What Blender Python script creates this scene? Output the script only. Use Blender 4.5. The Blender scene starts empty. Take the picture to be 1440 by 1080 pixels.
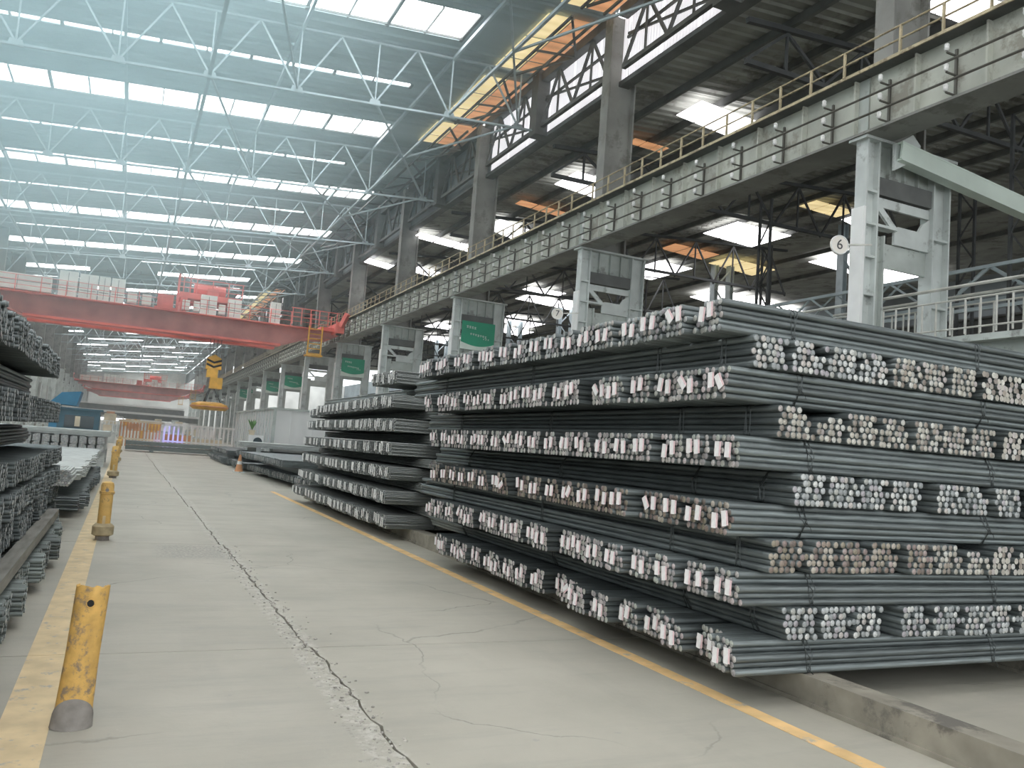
import bpy, math, random
from mathutils import Vector, Matrix
random.seed(7)
S = bpy.context.scene
COL = S.collection
R = math.radians

# ------------------------------------------------------------------ camera, world, light, exposure
YAW, PIT, ROL, FPX = 0.431716, 0.083633, 0.074699, 1161.4
cy, sy, cp, sp, cr, sr = math.cos(YAW), math.sin(YAW), math.cos(PIT), math.sin(PIT), math.cos(ROL), math.sin(ROL)
fwd = Vector((sy*cp, cy*cp, sp)); rt = Vector((cy, -sy, 0)); up = rt.cross(fwd)
rt2 = cr*rt + sr*up; up2 = -sr*rt + cr*up
cd = bpy.data.cameras.new('camera'); cam = bpy.data.objects.new('camera', cd); COL.objects.link(cam)
cd.sensor_width = 36; cd.lens = 36*FPX/1440; cd.clip_end = 1000; cd.clip_start = .05
M3 = Matrix((rt2, up2, -fwd)).transposed()
cam.matrix_world = Matrix.Translation((0, 0, 1.6)) @ M3.to_4x4()
S.camera = cam

W = bpy.data.worlds.new('world'); S.world = W; W.use_nodes = True
bg = W.node_tree.nodes['Background']; bg.inputs[0].default_value = (.93, .97, 1, 1); bg.inputs[1].default_value = 2.0
S.view_settings.view_transform = 'Standard'; S.view_settings.look = 'None'
S.view_settings.exposure = 0.14; S.view_settings.gamma = 1; S.view_settings.use_curve_mapping = False
SKY_E, CLEAR_E, ORANGE_E, RIGHT_E = 8.5, .95, .95, 4.0
HAZE = 0.0014; VEIL = 0.085
S.cycles.max_bounces = 6; S.cycles.diffuse_bounces = 4; S.cycles.glossy_bounces = 3
S.cycles.volume_bounces = 1; S.cycles.sample_clamp_indirect = 4; S.cycles.use_denoising = True; S.cycles.adaptive_threshold = .035
S.cycles.caustics_reflective = False; S.cycles.caustics_refractive = False

# ------------------------------------------------------------------ materials
MATS = {}
def mat(name, col, rough=.6, metal=0.0, var=.12, scale=3.0, bump=0.0, emit=0.0, spec=.4, obj_rand=0.0, stretch=None, stain=None, stain_amt=.0, stain_scale=2.0):
    m = bpy.data.materials.new(name); m.use_nodes = True; nt = m.node_tree; N = nt.nodes; L = nt.links
    b = N['Principled BSDF']; b.inputs['Roughness'].default_value = rough; b.inputs['Metallic'].default_value = metal
    b.inputs['Specular IOR Level'].default_value = spec
    tc = N.new('ShaderNodeTexCoord'); src = tc.outputs['Object']
    if stretch:
        mp = N.new('ShaderNodeMapping'); mp.inputs['Scale'].default_value = stretch; L.new(src, mp.inputs[0]); src = mp.outputs[0]
    no = N.new('ShaderNodeTexNoise'); no.inputs['Scale'].default_value = scale; no.inputs['Detail'].default_value = 5
    L.new(src, no.inputs['Vector'])
    rp = N.new('ShaderNodeValToRGB')
    c0 = [max(0, c*(1-var*2)) for c in col]; c1 = [min(1, c*(1+var*2)) for c in col]
    rp.color_ramp.elements[0].position = .3; rp.color_ramp.elements[1].position = .7
    rp.color_ramp.elements[0].color = (*c0, 1); rp.color_ramp.elements[1].color = (*c1, 1)
    L.new(no.outputs['Fac'], rp.inputs[0]); out = rp.outputs[0]
    if stain:
        n2 = N.new('ShaderNodeTexNoise'); n2.inputs['Scale'].default_value = stain_scale; n2.inputs['Detail'].default_value = 8; n2.inputs['Roughness'].default_value = .7
        L.new(src, n2.inputs['Vector'])
        r2 = N.new('ShaderNodeValToRGB'); r2.color_ramp.elements[0].position = .62-stain_amt*.3; r2.color_ramp.elements[1].position = .70-stain_amt*.3
        L.new(n2.outputs['Fac'], r2.inputs[0])
        mx = N.new('ShaderNodeMixRGB'); L.new(r2.outputs[0], mx.inputs[0]); L.new(out, mx.inputs[1]); mx.inputs[2].default_value = (*stain, 1); out = mx.outputs[0]
    if obj_rand:
        oi = N.new('ShaderNodeObjectInfo'); mr = N.new('ShaderNodeMapRange'); L.new(oi.outputs['Random'], mr.inputs[0])
        mr.inputs[3].default_value = 1-obj_rand; mr.inputs[4].default_value = 1+obj_rand
        hs = N.new('ShaderNodeHueSaturation'); L.new(mr.outputs[0], hs.inputs['Value']); L.new(out, hs.inputs['Color']); out = hs.outputs[0]
    L.new(out, b.inputs['Base Color'])
    if bump:
        bp = N.new('ShaderNodeBump'); bp.inputs['Strength'].default_value = bump; bp.inputs['Distance'].default_value = .01
        L.new(no.outputs['Fac'], bp.inputs['Height']); L.new(bp.outputs[0], b.inputs['Normal'])
    if emit:
        L.new(out, b.inputs['Emission Color']); b.inputs['Emission Strength'].default_value = emit
    MATS[name] = m
    return m

def glow(name, col, strength, ribs=0.0, rib_axis=(0, 1, 0), rib_scale=8, var=.06):
    """translucent sheet lit by the sky behind it"""
    m = bpy.data.materials.new(name); m.use_nodes = True; nt = m.node_tree; N = nt.nodes; L = nt.links
    b = N['Principled BSDF']; b.inputs['Roughness'].default_value = .5; b.inputs['Base Color'].default_value = (*[c*.6 for c in col], 1)
    tc = N.new('ShaderNodeTexCoord'); no = N.new('ShaderNodeTexNoise'); no.inputs['Scale'].default_value = .5
    L.new(tc.outputs['Object'], no.inputs['Vector'])
    rp = N.new('ShaderNodeValToRGB'); rp.color_ramp.elements[0].color = (*[c*(1-var*2) for c in col], 1); rp.color_ramp.elements[1].color = (*col, 1)
    rp.color_ramp.elements[0].position = .35; rp.color_ramp.elements[1].position = .65
    L.new(no.outputs['Fac'], rp.inputs[0]); out = rp.outputs[0]
    if ribs:
        mp = N.new('ShaderNodeVectorMath'); mp.operation = 'DOT_PRODUCT'; L.new(tc.outputs['Object'], mp.inputs[0]); mp.inputs[1].default_value = rib_axis
        mu = N.new('ShaderNodeMath'); mu.operation = 'MULTIPLY'; mu.inputs[1].default_value = rib_scale; L.new(mp.outputs['Value'], mu.inputs[0])
        pp = N.new('ShaderNodeMath'); pp.operation = 'PINGPONG'; pp.inputs[1].default_value = 1; L.new(mu.outputs[0], pp.inputs[0])
        mr = N.new('ShaderNodeMapRange'); mr.inputs[3].default_value = 1-ribs; mr.inputs[4].default_value = 1; L.new(pp.outputs[0], mr.inputs[0])
        hs = N.new('ShaderNodeHueSaturation'); L.new(mr.outputs[0], hs.inputs['Value']); L.new(out, hs.inputs['Color']); out = hs.outputs[0]
    L.new(out, b.inputs['Emission Color']); b.inputs['Emission Strength'].default_value = strength
    MATS[name] = m
    return m

def end_mat(name, cols):
    """sawn bar ends: each bar its own tint"""
    m = bpy.data.materials.new(name); m.use_nodes = True; nt = m.node_tree; N = nt.nodes; L = nt.links
    b = N['Principled BSDF']; b.inputs['Roughness'].default_value = .5; b.inputs['Metallic'].default_value = .15
    oi = N.new('ShaderNodeObjectInfo'); ge = N.new('ShaderNodeNewGeometry')
    ad = N.new('ShaderNodeMath'); ad.operation = 'ADD'; L.new(oi.outputs['Random'], ad.inputs[0]); L.new(ge.outputs['Random Per Island'], ad.inputs[1])
    fr = N.new('ShaderNodeMath'); fr.operation = 'FRACT'; L.new(ad.outputs[0], fr.inputs[0])
    rp = N.new('ShaderNodeValToRGB'); rp.color_ramp.interpolation = 'CONSTANT'; e = rp.color_ramp.elements
    while len(e) < len(cols): e.new(.5)
    for i, c in enumerate(cols): e[i].position = i/len(cols); e[i].color = (*c, 1)
    L.new(fr.outputs[0], rp.inputs[0])
    tc = N.new('ShaderNodeTexCoord'); no = N.new('ShaderNodeTexNoise'); no.inputs['Scale'].default_value = 70; no.inputs['Detail'].default_value = 3
    L.new(tc.outputs['Object'], no.inputs['Vector'])
    mr = N.new('ShaderNodeMapRange'); mr.inputs[3].default_value = .55; mr.inputs[4].default_value = 1.4; L.new(no.outputs['Fac'], mr.inputs[0])
    hs = N.new('ShaderNodeHueSaturation'); L.new(mr.outputs[0], hs.inputs['Value']); L.new(rp.outputs[0], hs.inputs['Color'])
    L.new(hs.outputs[0], b.inputs['Base Color'])
    MATS[name] = m
    return m

mat('bar_steel', (.148, .170, .170), .40, .40, .18, 6, .15, spec=.5, obj_rand=.25, stretch=(.6, 20, 20))
mat('bar_steel_mid', (.27, .29, .28), .42, .35, .15, 6, .1, obj_rand=.15, stretch=(.6, 20, 20))
mat('bar_steel_green', (.19, .215, .205), .45, .4, .2, 6, .1, obj_rand=.3, stretch=(.6, 20, 20))
mat('bar_steel_pale', (.52, .55, .53), .5, .3, .15, 6, .1, obj_rand=.15, stretch=(.6, 20, 20))
G = [(.46, .48, .48), (.36, .38, .38), (.56, .58, .57), (.42, .43, .40), (.30, .32, .32), (.50, .47, .44), (.62, .63, .60), (.40, .38, .40)]
end_mat('end_grey', G)
end_mat('end_beige', [(.50, .475, .41), (.38, .36, .31), (.56, .55, .49), (.33, .29, .245), (.46, .44, .39), (.46, .42, .40), (.55, .55, .51), (.27, .24, .21)])
end_mat('end_rust', [(.31, .255, .21), (.23, .18, .15), (.38, .34, .275), (.18, .15, .13), (.38, .31, .29), (.28, .25, .19), (.46, .42, .36), (.26, .205, .19)])
end_mat('end_pink', [(.56, .54, .52), (.44, .42, .41), (.62, .57, .56), (.50, .53, .48), (.38, .36, .36), (.58, .51, .51), (.66, .63, .60), (.47, .48, .43)])
end_mat('end_dull', [(.50, .52, .53), (.36, .38, .39), (.62, .63, .62), (.28, .30, .31), (.46, .47, .47)])
mat('wire', (.07, .08, .08), .4, .6, .1, 20)
mat('tag_white', (.95, .93, .92), .6, 0, .03, 30, emit=0)
mat('tag_pink', (.95, .68, .70), .6, 0, .08, 30)
mat('tag_plain', (.90, .90, .87), .6, 0, .06, 30)
mat('timber', (.23, .225, .20), .8, 0, .15, 4, .3, stretch=(4, .5, 4))
mat('skid', (.30, .28, .23), .8, 0, .15, 3, .3, stain=(.16, .15, .13), stain_amt=.3)
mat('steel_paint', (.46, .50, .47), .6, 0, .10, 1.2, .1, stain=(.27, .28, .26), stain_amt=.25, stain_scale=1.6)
mat('steel_pale', (.58, .62, .60), .55, 0, .08, 1.5, .05, stain=(.36, .38, .36), stain_amt=.2, stain_scale=2)
mat('girder', (.50, .52, .46), .65, 0, .12, .9, .1, stain=(.33, .32, .27), stain_amt=.3, stain_scale=1.1)
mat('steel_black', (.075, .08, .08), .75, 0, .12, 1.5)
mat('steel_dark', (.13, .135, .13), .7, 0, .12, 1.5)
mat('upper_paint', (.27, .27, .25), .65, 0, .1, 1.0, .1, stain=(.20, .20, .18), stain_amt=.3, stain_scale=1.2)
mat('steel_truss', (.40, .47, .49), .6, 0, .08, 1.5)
mat('rail_yellow', (.46, .39, .25), .5, 0, .15, 3, stain=(.25, .20, .13), stain_amt=.3, stain_scale=5)
mat('rail_white', (.60, .60, .55), .5, 0, .1, 3)
mat('insulator', (.82, .82, .80), .3, 0, .03)
mat('pipe_dark', (.12, .115, .10), .5, .3, .1)
mat('bollard', (.62, .38, .11), .65, 0, .10, 14, .3, stain=(.27, .20, .13), stain_amt=.36, stain_scale=11)
mat('bollard_clean', (.70, .45, .15), .6, 0, .08, 9, .2, stain=(.45, .30, .13), stain_amt=.2, stain_scale=9)
mat('collar', (.42, .35, .22), .8, 0, .12, 9, .2)
mat('bollard_base', (.27, .25, .23), .8, 0, .12, 12, .3)
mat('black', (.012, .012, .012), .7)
mat('paint_pale', (.70, .56, .34), .75, 0, .07, 5, stain=(.44, .41, .36), stain_amt=.16, stain_scale=9)
mat('paint_orange', (.78, .53, .25), .75, 0, .08, 4, stain=(.48, .44, .37), stain_amt=.2, stain_scale=6)
mat('crane_red', (.80, .20, .17), .5, 0, .1, .8)
mat('crane_web', (.58, .27, .25), .6, 0, .12, .6)
mat('cabinet', (.90, .91, .85), .5, 0, .04, 1)
mat('crane_yellow', (.72, .40, .06), .5, 0, .12, 2)
mat('blue', (.03, .20, .36), .5, 0, .1, 1)
mat('blue_dark', (.04, .12, .17), .5, 0, .1, 1)
mat('cabin_white', (.74, .74, .72), .5, 0, .03, .5)
mat('glass_dark', (.05, .07, .08), .1, 0, .05)
mat('banner_green', (.02, .30, .17), .5, 0, .06, 1)
mat('banner_pale', (.66, .75, .68), .5, 0, .04, 1)
mat('ink', (.10, .10, .10), .6)
mat('white', (.85, .86, .84), .5, 0, .02)
mat('sign_face', (.86, .82, .75), .5, 0, .02)
mat('roof_left', (.31, .37, .38), .7, 0, .10, .35, stretch=(.15, 1.6, 1))
mat('roof_right', (.30, .31, .28), .75, 0, .12, .8, stain=(.19, .19, .17), stain_amt=.3, stain_scale=.7)
mat('wall_dark', (.20, .23, .24), .8, 0, .1, .3)
mat('wall_far', (.72, .72, .69), .8, 0, .1, .2)
mat('joint', (.17, .16, .14), .9, 0, .2, 20)
mat('rubble', (.46, .44, .40), .9, 0, .25, 12, .3)
mat('beige', (.74, .66, .50), .6, 0, .12, 1)
mat('pallet_orange', (.62, .30, .15), .6, 0, .15, 1)
mat('leaf', (.10, .22, .06), .6, 0, .2, 5)
glow('skylight', (1, .99, 1), SKY_E)
glow('skylight_right', (1, .97, 1), RIGHT_E)
glow('skylight_lit', (.98, .96, 1.0), CLEAR_E, ribs=.40, rib_axis=(0, 1, 0), rib_scale=12)
glow('sheet_yellow', (1.0, .80, .42), ORANGE_E, ribs=.30, rib_axis=(0, 1, 0), rib_scale=3.5, var=.12)
glow('sheet_orange', (.86, .42, .20), ORANGE_E*.75, ribs=.35, rib_axis=(0, 1, 0), rib_scale=3.5, var=.15)

# concrete floor
def floor_mat():
    m = bpy.data.materials.new('concrete'); m.use_nodes = True; nt = m.node_tree; N = nt.nodes; L = nt.links
    b = N['Principled BSDF']; b.inputs['Specular IOR Level'].default_value = .35
    ge = N.new('ShaderNodeNewGeometry')
    def noise(scale, detail=6, rough=.6, st=None):
        n = N.new('ShaderNodeTexNoise'); n.inputs['Scale'].default_value = scale; n.inputs['Detail'].default_value = detail; n.inputs['Roughness'].default_value = rough
        if st:
            mp = N.new('ShaderNodeMapping'); mp.inputs['Scale'].default_value = st; L.new(ge.outputs['Position'], mp.inputs[0]); L.new(mp.outputs[0], n.inputs['Vector'])
        else: L.new(ge.outputs['Position'], n.inputs['Vector'])
        return n.outputs['Fac']
    def ramp(f, p0, c0, p1, c1):
        r = N.new('ShaderNodeValToRGB'); e = r.color_ramp.elements; e[0].position = p0; e[0].color = (*c0, 1); e[1].position = p1; e[1].color = (*c1, 1); L.new(f, r.inputs[0]); return r.outputs[0]
    base = ramp(noise(.55), .35, (.385, .37, .31), .66, (.475, .455, .385))
    def mix(fac, a, c):
        x = N.new('ShaderNodeMixRGB'); L.new(fac, x.inputs[0]); L.new(a, x.inputs[1]); x.inputs[2].default_value = (*c, 1); return x.outputs[0]
    streak = ramp(noise(1.0, 7, .7, (.5, 3.0, 1)), .50, (0, 0, 0), .74, (.6, .6, .6))
    out = mix(streak, base, (.33, .32, .28))
    tyre = ramp(noise(1.0, 6, .65, (1.6, .12, 1)), .55, (0, 0, 0), .80, (.40, .40, .40))
    out = mix(tyre, out, (.325, .315, .275))
    spots = ramp(noise(9, 4, .5), .70, (0, 0, 0), .74, (.55, .55, .55))
    out = mix(spots, out, (.36, .35, .32))
    pale = ramp(noise(3.2, 9, .75), .65, (0, 0, 0), .72, (.65, .65, .65))
    out = mix(pale, out, (.60, .58, .51))
    vo = N.new('ShaderNodeTexVoronoi'); vo.feature = 'DISTANCE_TO_EDGE'; vo.inputs['Scale'].default_value = .34
    wn = N.new('ShaderNodeTexNoise'); wn.inputs['Scale'].default_value = 1.6; wn.inputs['Detail'].default_value = 6; L.new(ge.outputs['Position'], wn.inputs['Vector'])
    va = N.new('ShaderNodeVectorMath'); va.operation = 'MULTIPLY_ADD'; L.new(wn.outputs['Color'], va.inputs[0]); va.inputs[1].default_value = (.55, .55, 0); L.new(ge.outputs['Position'], va.inputs[2]); L.new(va.outputs[0], vo.inputs['Vector'])
    ck = ramp(vo.outputs['Distance'], .0006, (1, 1, 1), .0022, (0, 0, 0))
    cm = N.new('ShaderNodeMath'); cm.operation = 'MULTIPLY'; L.new(ck, cm.inputs[0]); L.new(ramp(noise(.5, 2), .46, (0, 0, 0), .58, (.75, .75, .75)), cm.inputs[1])
    out = mix(cm.outputs[0], out, (.20, .19, .165))
    # worn rough patch beside the long joint
    sx = N.new('ShaderNodeSeparateXYZ'); L.new(ge.outputs['Position'], sx.inputs[0])
    def band(o, c, w):
        a = N.new('ShaderNodeMath'); a.operation = 'SUBTRACT'; L.new(o, a.inputs[0]); a.inputs[1].default_value = c
        ab = N.new('ShaderNodeMath'); ab.operation = 'ABSOLUTE'; L.new(a.outputs[0], ab.inputs[0])
        mr = N.new('ShaderNodeMapRange'); mr.inputs[1].default_value = w; mr.inputs[2].default_value = w*.55; mr.inputs[3].default_value = 0; mr.inputs[4].default_value = 1; mr.clamp = True
        L.new(ab.outputs[0], mr.inputs[0]); return mr.outputs[0]
    def mul(a, c):
        x = N.new('ShaderNodeMath'); x.operation = 'MULTIPLY'; L.new(a, x.inputs[0]); L.new(c, x.inputs[1]); return x.outputs[0]
    patch = mul(band(sx.outputs['X'], .98, .55), band(sx.outputs['Y'], 11.75, .8))
    gr = ramp(noise(26, 3, .6), .44, (0, 0, 0), .56, (1, 1, 1))
    out = mix(mul(patch, gr), out, (.31, .295, .26))
    near = mul(band(sx.outputs['X'], 1.40, .13), ramp(noise(11, 6, .75), .47, (0, 0, 0), .60, (1, 1, 1)))
    out = mix(near, out, (.53, .515, .46))
    near2 = mul(band(sx.outputs['X'], 1.38, .13), ramp(noise(19, 6, .75, (1, .8, 1)), .55, (0, 0, 0), .62, (.9, .9, .9)))
    out = mix(near2, out, (.28, .265, .235))
    L.new(out, b.inputs['Base Color'])
    rr = N.new('ShaderNodeMapRange'); rr.inputs[3].default_value = .45; rr.inputs[4].default_value = .75; L.new(noise(1.3), rr.inputs[0]); L.new(rr.outputs[0], b.inputs['Roughness'])
    bp = N.new('ShaderNodeBump'); bp.inputs['Strength'].default_value = .12; bp.inputs['Distance'].default_value = .02; L.new(noise(18, 8), bp.inputs['Height']); L.new(bp.outputs[0], b.inputs['Normal'])
    MATS['concrete'] = m
floor_mat()

# ------------------------------------------------------------------ mesh building helpers
class MB:
    def __init__(s): s.v = []; s.f = []; s.mi = []
    def add(s, vs, fs, mi=0):
        o = len(s.v); s.v += [tuple(v) for v in vs]; s.f += [[i+o for i in f] for f in fs]; s.mi += [mi]*len(fs)
    def box(s, x0, x1, y0, y1, z0, z1, mi=0):
        s.add([(x0,y0,z0),(x1,y0,z0),(x1,y1,z0),(x0,y1,z0),(x0,y0,z1),(x1,y0,z1),(x1,y1,z1),(x0,y1,z1)],
              [(0,3,2,1),(4,5,6,7),(0,1,5,4),(1,2,6,5),(2,3,7,6),(3,0,4,7)], mi)
    def bar(s, a, b, w, h=None, mi=0, upv=(0,0,1)):
        a = Vector(a); b = Vector(b); h = h or w; d = (b-a).normalized(); u = Vector(upv)
        if abs(d.dot(u)) > .98: u = Vector((1,0,0))
        x = d.cross(u).normalized(); y = x.cross(d)
        c = [x*(-w/2)+y*(-h/2), x*(w/2)+y*(-h/2), x*(w/2)+y*(h/2), x*(-w/2)+y*(h/2)]
        s.add([a+k for k in c]+[b+k for k in c], [(3,2,1,0),(4,5,6,7),(0,1,5,4),(1,2,6,5),(2,3,7,6),(3,0,4,7)], mi)
    def angle(s, a, b, w, t, mi=0, upv=(0,0,1)):
        """L-section bar"""
        a = Vector(a); b = Vector(b); d = (b-a).normalized(); u = Vector(upv)
        if abs(d.dot(u)) > .98: u = Vector((1,0,0))
        x = d.cross(u).normalized(); y = x.cross(d)
        P = [(0,0),(w,0),(w,t),(t,t),(t,w),(0,w)]
        c = [x*(p[0]-w/2)+y*(p[1]-w/2) for p in P]
        s.add([a+k for k in c]+[b+k for k in c], [(5,4,3,2,1,0),(6,7,8,9,10,11)]+[(i,(i+1)%6,(i+1)%6+6,i+6) for i in range(6)], mi)
    def tube(s, pts, r, n=6, mi=0, closed=False):
        pts = [Vector(p) for p in pts]; k = len(pts); rings = []
        for i, p in enumerate(pts):
            if closed: d = pts[(i+1) % k]-pts[i-1]
            else: d = pts[min(i+1, k-1)]-pts[max(i-1, 0)]
            d.normalize(); u = Vector((0,0,1)) if abs(d.z) < .95 else Vector((1,0,0))
            x = d.cross(u).normalized(); y = x.cross(d); rr = r[i] if isinstance(r, (list, tuple)) else r
            rings.append([p+(x*math.cos(2*math.pi*j/n)+y*math.sin(2*math.pi*j/n))*rr for j in range(n)])
        vs = [q for g in rings for q in g]; fs = []
        for i in range(k if closed else k-1):
            a = i*n; b = ((i+1) % k)*n
            fs += [(a+j, a+(j+1) % n, b+(j+1) % n, b+j) for j in range(n)]
        if not closed: fs += [tuple(range(n))[::-1], tuple(range((k-1)*n, k*n))]
        s.add(vs, fs, mi)
    def prism(s, poly, axis, a, b, mi=0):
        """poly of 2-D points; axis 'x' -> (y,z), 'y' -> (x,z), 'z' -> (x,y)"""
        f = {'x': lambda p, t: (t, p[0], p[1]), 'y': lambda p, t: (p[0], t, p[1]), 'z': lambda p, t: (p[0], p[1], t)}[axis]
        n = len(poly)
        s.add([f(p, a) for p in poly]+[f(p, b) for p in poly], [tuple(range(n))[::-1], tuple(range(n, 2*n))]+[(i, (i+1) % n, (i+1) % n+n, i+n) for i in range(n)], mi)
    def hsec(s, x, y, z0, z1, wx, wy, t, mi=0):
        """upright H section, flanges facing +-x"""
        s.box(x-wx/2, x-wx/2+t, y-wy/2, y+wy/2, z0, z1, mi); s.box(x+wx/2-t, x+wx/2, y-wy/2, y+wy/2, z0, z1, mi)
        s.box(x-wx/2+t, x+wx/2-t, y-t/2, y+t/2, z0, z1, mi)
    def mesh(s, name, mats):
        me = bpy.data.meshes.new(name); me.from_pydata(s.v, [], s.f)
        for k in ([mats] if isinstance(mats, str) else mats): me.materials.append(MATS[k])
        me.polygons.foreach_set('material_index', s.mi); me.update()
        return me
    def build(s, name, mats, parent=None, **kw): return put(name, s.mesh(name, mats), parent, **kw)

def props(o, label=None, cat=None, group=None, kind=None):
    if label: o['label'] = label
    if cat: o['category'] = cat
    if group: o['group'] = group
    if kind: o['kind'] = kind
    return o
def put(name, data, parent=None, loc=None, rotz=0, rot=None, **kw):
    o = bpy.data.objects.new(name, data); COL.objects.link(o)
    if parent: o.parent = parent
    if loc: o.location = loc
    if rotz: o.rotation_euler = (0, 0, rotz)
    if rot: o.rotation_euler = rot
    return props(o, **kw)
def empty(name, loc=(0,0,0), rotz=0, **kw):
    o = put(name, None, None, loc, rotz, **kw); o.empty_display_size = .2
    return o
def copy_tree(o, loc=None, rotz=None, parent=None, **kw):
    c = o.copy(); COL.objects.link(c)
    if parent: c.parent = parent
    if loc is not None: c.location = loc
    if rotz is not None: c.rotation_euler = (0, 0, rotz)
    for ch in list(o.children): copy_tree(ch, parent=c)
    return props(c, **kw)
def smooth(me, ang=40):
    me.polygons.foreach_set('use_smooth', [True]*len(me.polygons))
    try: me.set_sharp_from_angle(angle=R(ang))
    except Exception: pass
    return me
ORD = ['first', 'second', 'third', 'fourth', 'fifth', 'sixth', 'seventh', 'eighth', 'ninth', 'tenth', 'eleventh', 'twelfth', 'thirteenth', 'fourteenth',
       'fifteenth', 'sixteenth', 'seventeenth', 'eighteenth', 'nineteenth', 'twentieth', 'twenty-first', 'twenty-second', 'twenty-third', 'twenty-fourth', 'twenty-fifth', 'twenty-sixth', 'twenty-seventh', 'twenty-eighth']

# ------------------------------------------------------------------ structure: floor
XL, XR, Y0, Y1 = -11.0, 14.5, -14.0, 262.0          # rolling bay
fl = MB(); fl.box(-60, 75, -30, 300, -.40, -.03); floor = fl.build('floor', 'joint', kind='structure', label='grey concrete shed floor slabs with worn joints', cat='floor')
def jag(x, ya, yb, step, amp, seed):
    rr = random.Random(seed); out = []; y = ya; n = max(2, int((yb-ya)/step))
    for i in range(n+1): out.append((x+(rr.uniform(-amp, amp)), ya+(yb-ya)*i/n))
    return out
ys = [-14, -5.5, .5, 6.5, 12.5, 18.5, 24.5, 30.5, 42.5, 54.5, 90, 300]
xs = [-40, -5.0, 1.40, 7.6, 13.2, 24, 70]
for j in range(len(ys)-1):
    for i in range(len(xs)-1):
        ya, yb = ys[j]+.005, ys[j+1]-.005
        def edge(k, side):
            if xs[k] == 1.40 and yb < 60:
                base = [(x, y) for x, y in jag(1.43-.045*(j-3), ya, yb, .12 if yb < 20 else .4, .018, 100*k+j)]
                return [(x+side*(.004+random.Random(int(y*50)).random()*.010), y) for x, y in base]
            return [(xs[k]+side*.005, ya), (xs[k]+side*.005, yb)]
        poly = edge(i, 1) + edge(i+1, -1)[::-1]
        s = MB(); s.prism(poly[::-1] if False else poly[::-1], 'z', -.03, 0.0); s.build('slab', 'concrete', floor)
# broken grit along the joint
g = MB(); rr = random.Random(5)
for k in range(420):
    y = 3.4+rr.random()**1.3*9; x = 1.43-.045*((y-12.5)/6-.5 if False else 0)+rr.gauss(0, .07) - .0*y; z = rr.uniform(.003, .011)
    a = rr.random()*6.28; p = [(x+math.cos(a+t)*z*rr.uniform(.7, 1.6), y+math.sin(a+t)*z*rr.uniform(.7, 1.6)) for t in (0, 1.57, 3.14, 4.71)]
    g.prism(p, 'z', -.004, z*.8)
props(g.build('grit', 'rubble'), 'broken concrete grit scattered along the long floor joint', 'grit', kind='stuff')
def line(name, x, w, m, ya, yb, parent=floor):
    l = MB(); y = ya
    while y < yb-.01:
        e = min(yb, y+6); l.box(x-w/2, x+w/2, y, e-.01, .0005, .004); y = e
    return l.build(name, m, parent)
line('marking_line', -.32, .24, 'paint_pale', .5, 55)
line('marking_line', 3.98, .135, 'paint_orange', .5, 24.5)

# ------------------------------------------------------------------ left roof
SL = .083
def zL(x): return 16.9+SL*(x-4.4)
def zR(x): return 14.9+SL*(x-14.5)
def slab_xy(mb, x0, x1, y0, y1, zf, t, mi=0, dz=0.0):
    mb.add([(x0,y0,zf(x0)+dz),(x1,y0,zf(x1)+dz),(x1,y1,zf(x1)+dz),(x0,y1,zf(x0)+dz),(x0,y0,zf(x0)+t+dz),(x1,y0,zf(x1)+t+dz),(x1,y1,zf(x1)+t+dz),(x0,y1,zf(x0)+t+dz)],
           [(0,3,2,1),(4,5,6,7),(0,1,5,4),(1,2,6,5),(2,3,7,6),(3,0,4,7)], mi)
ceil = empty('ceiling', (0, 0, 0), kind='structure', label='corrugated shed roof over the crane bay with bright skylight strips', cat='roof')
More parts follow.
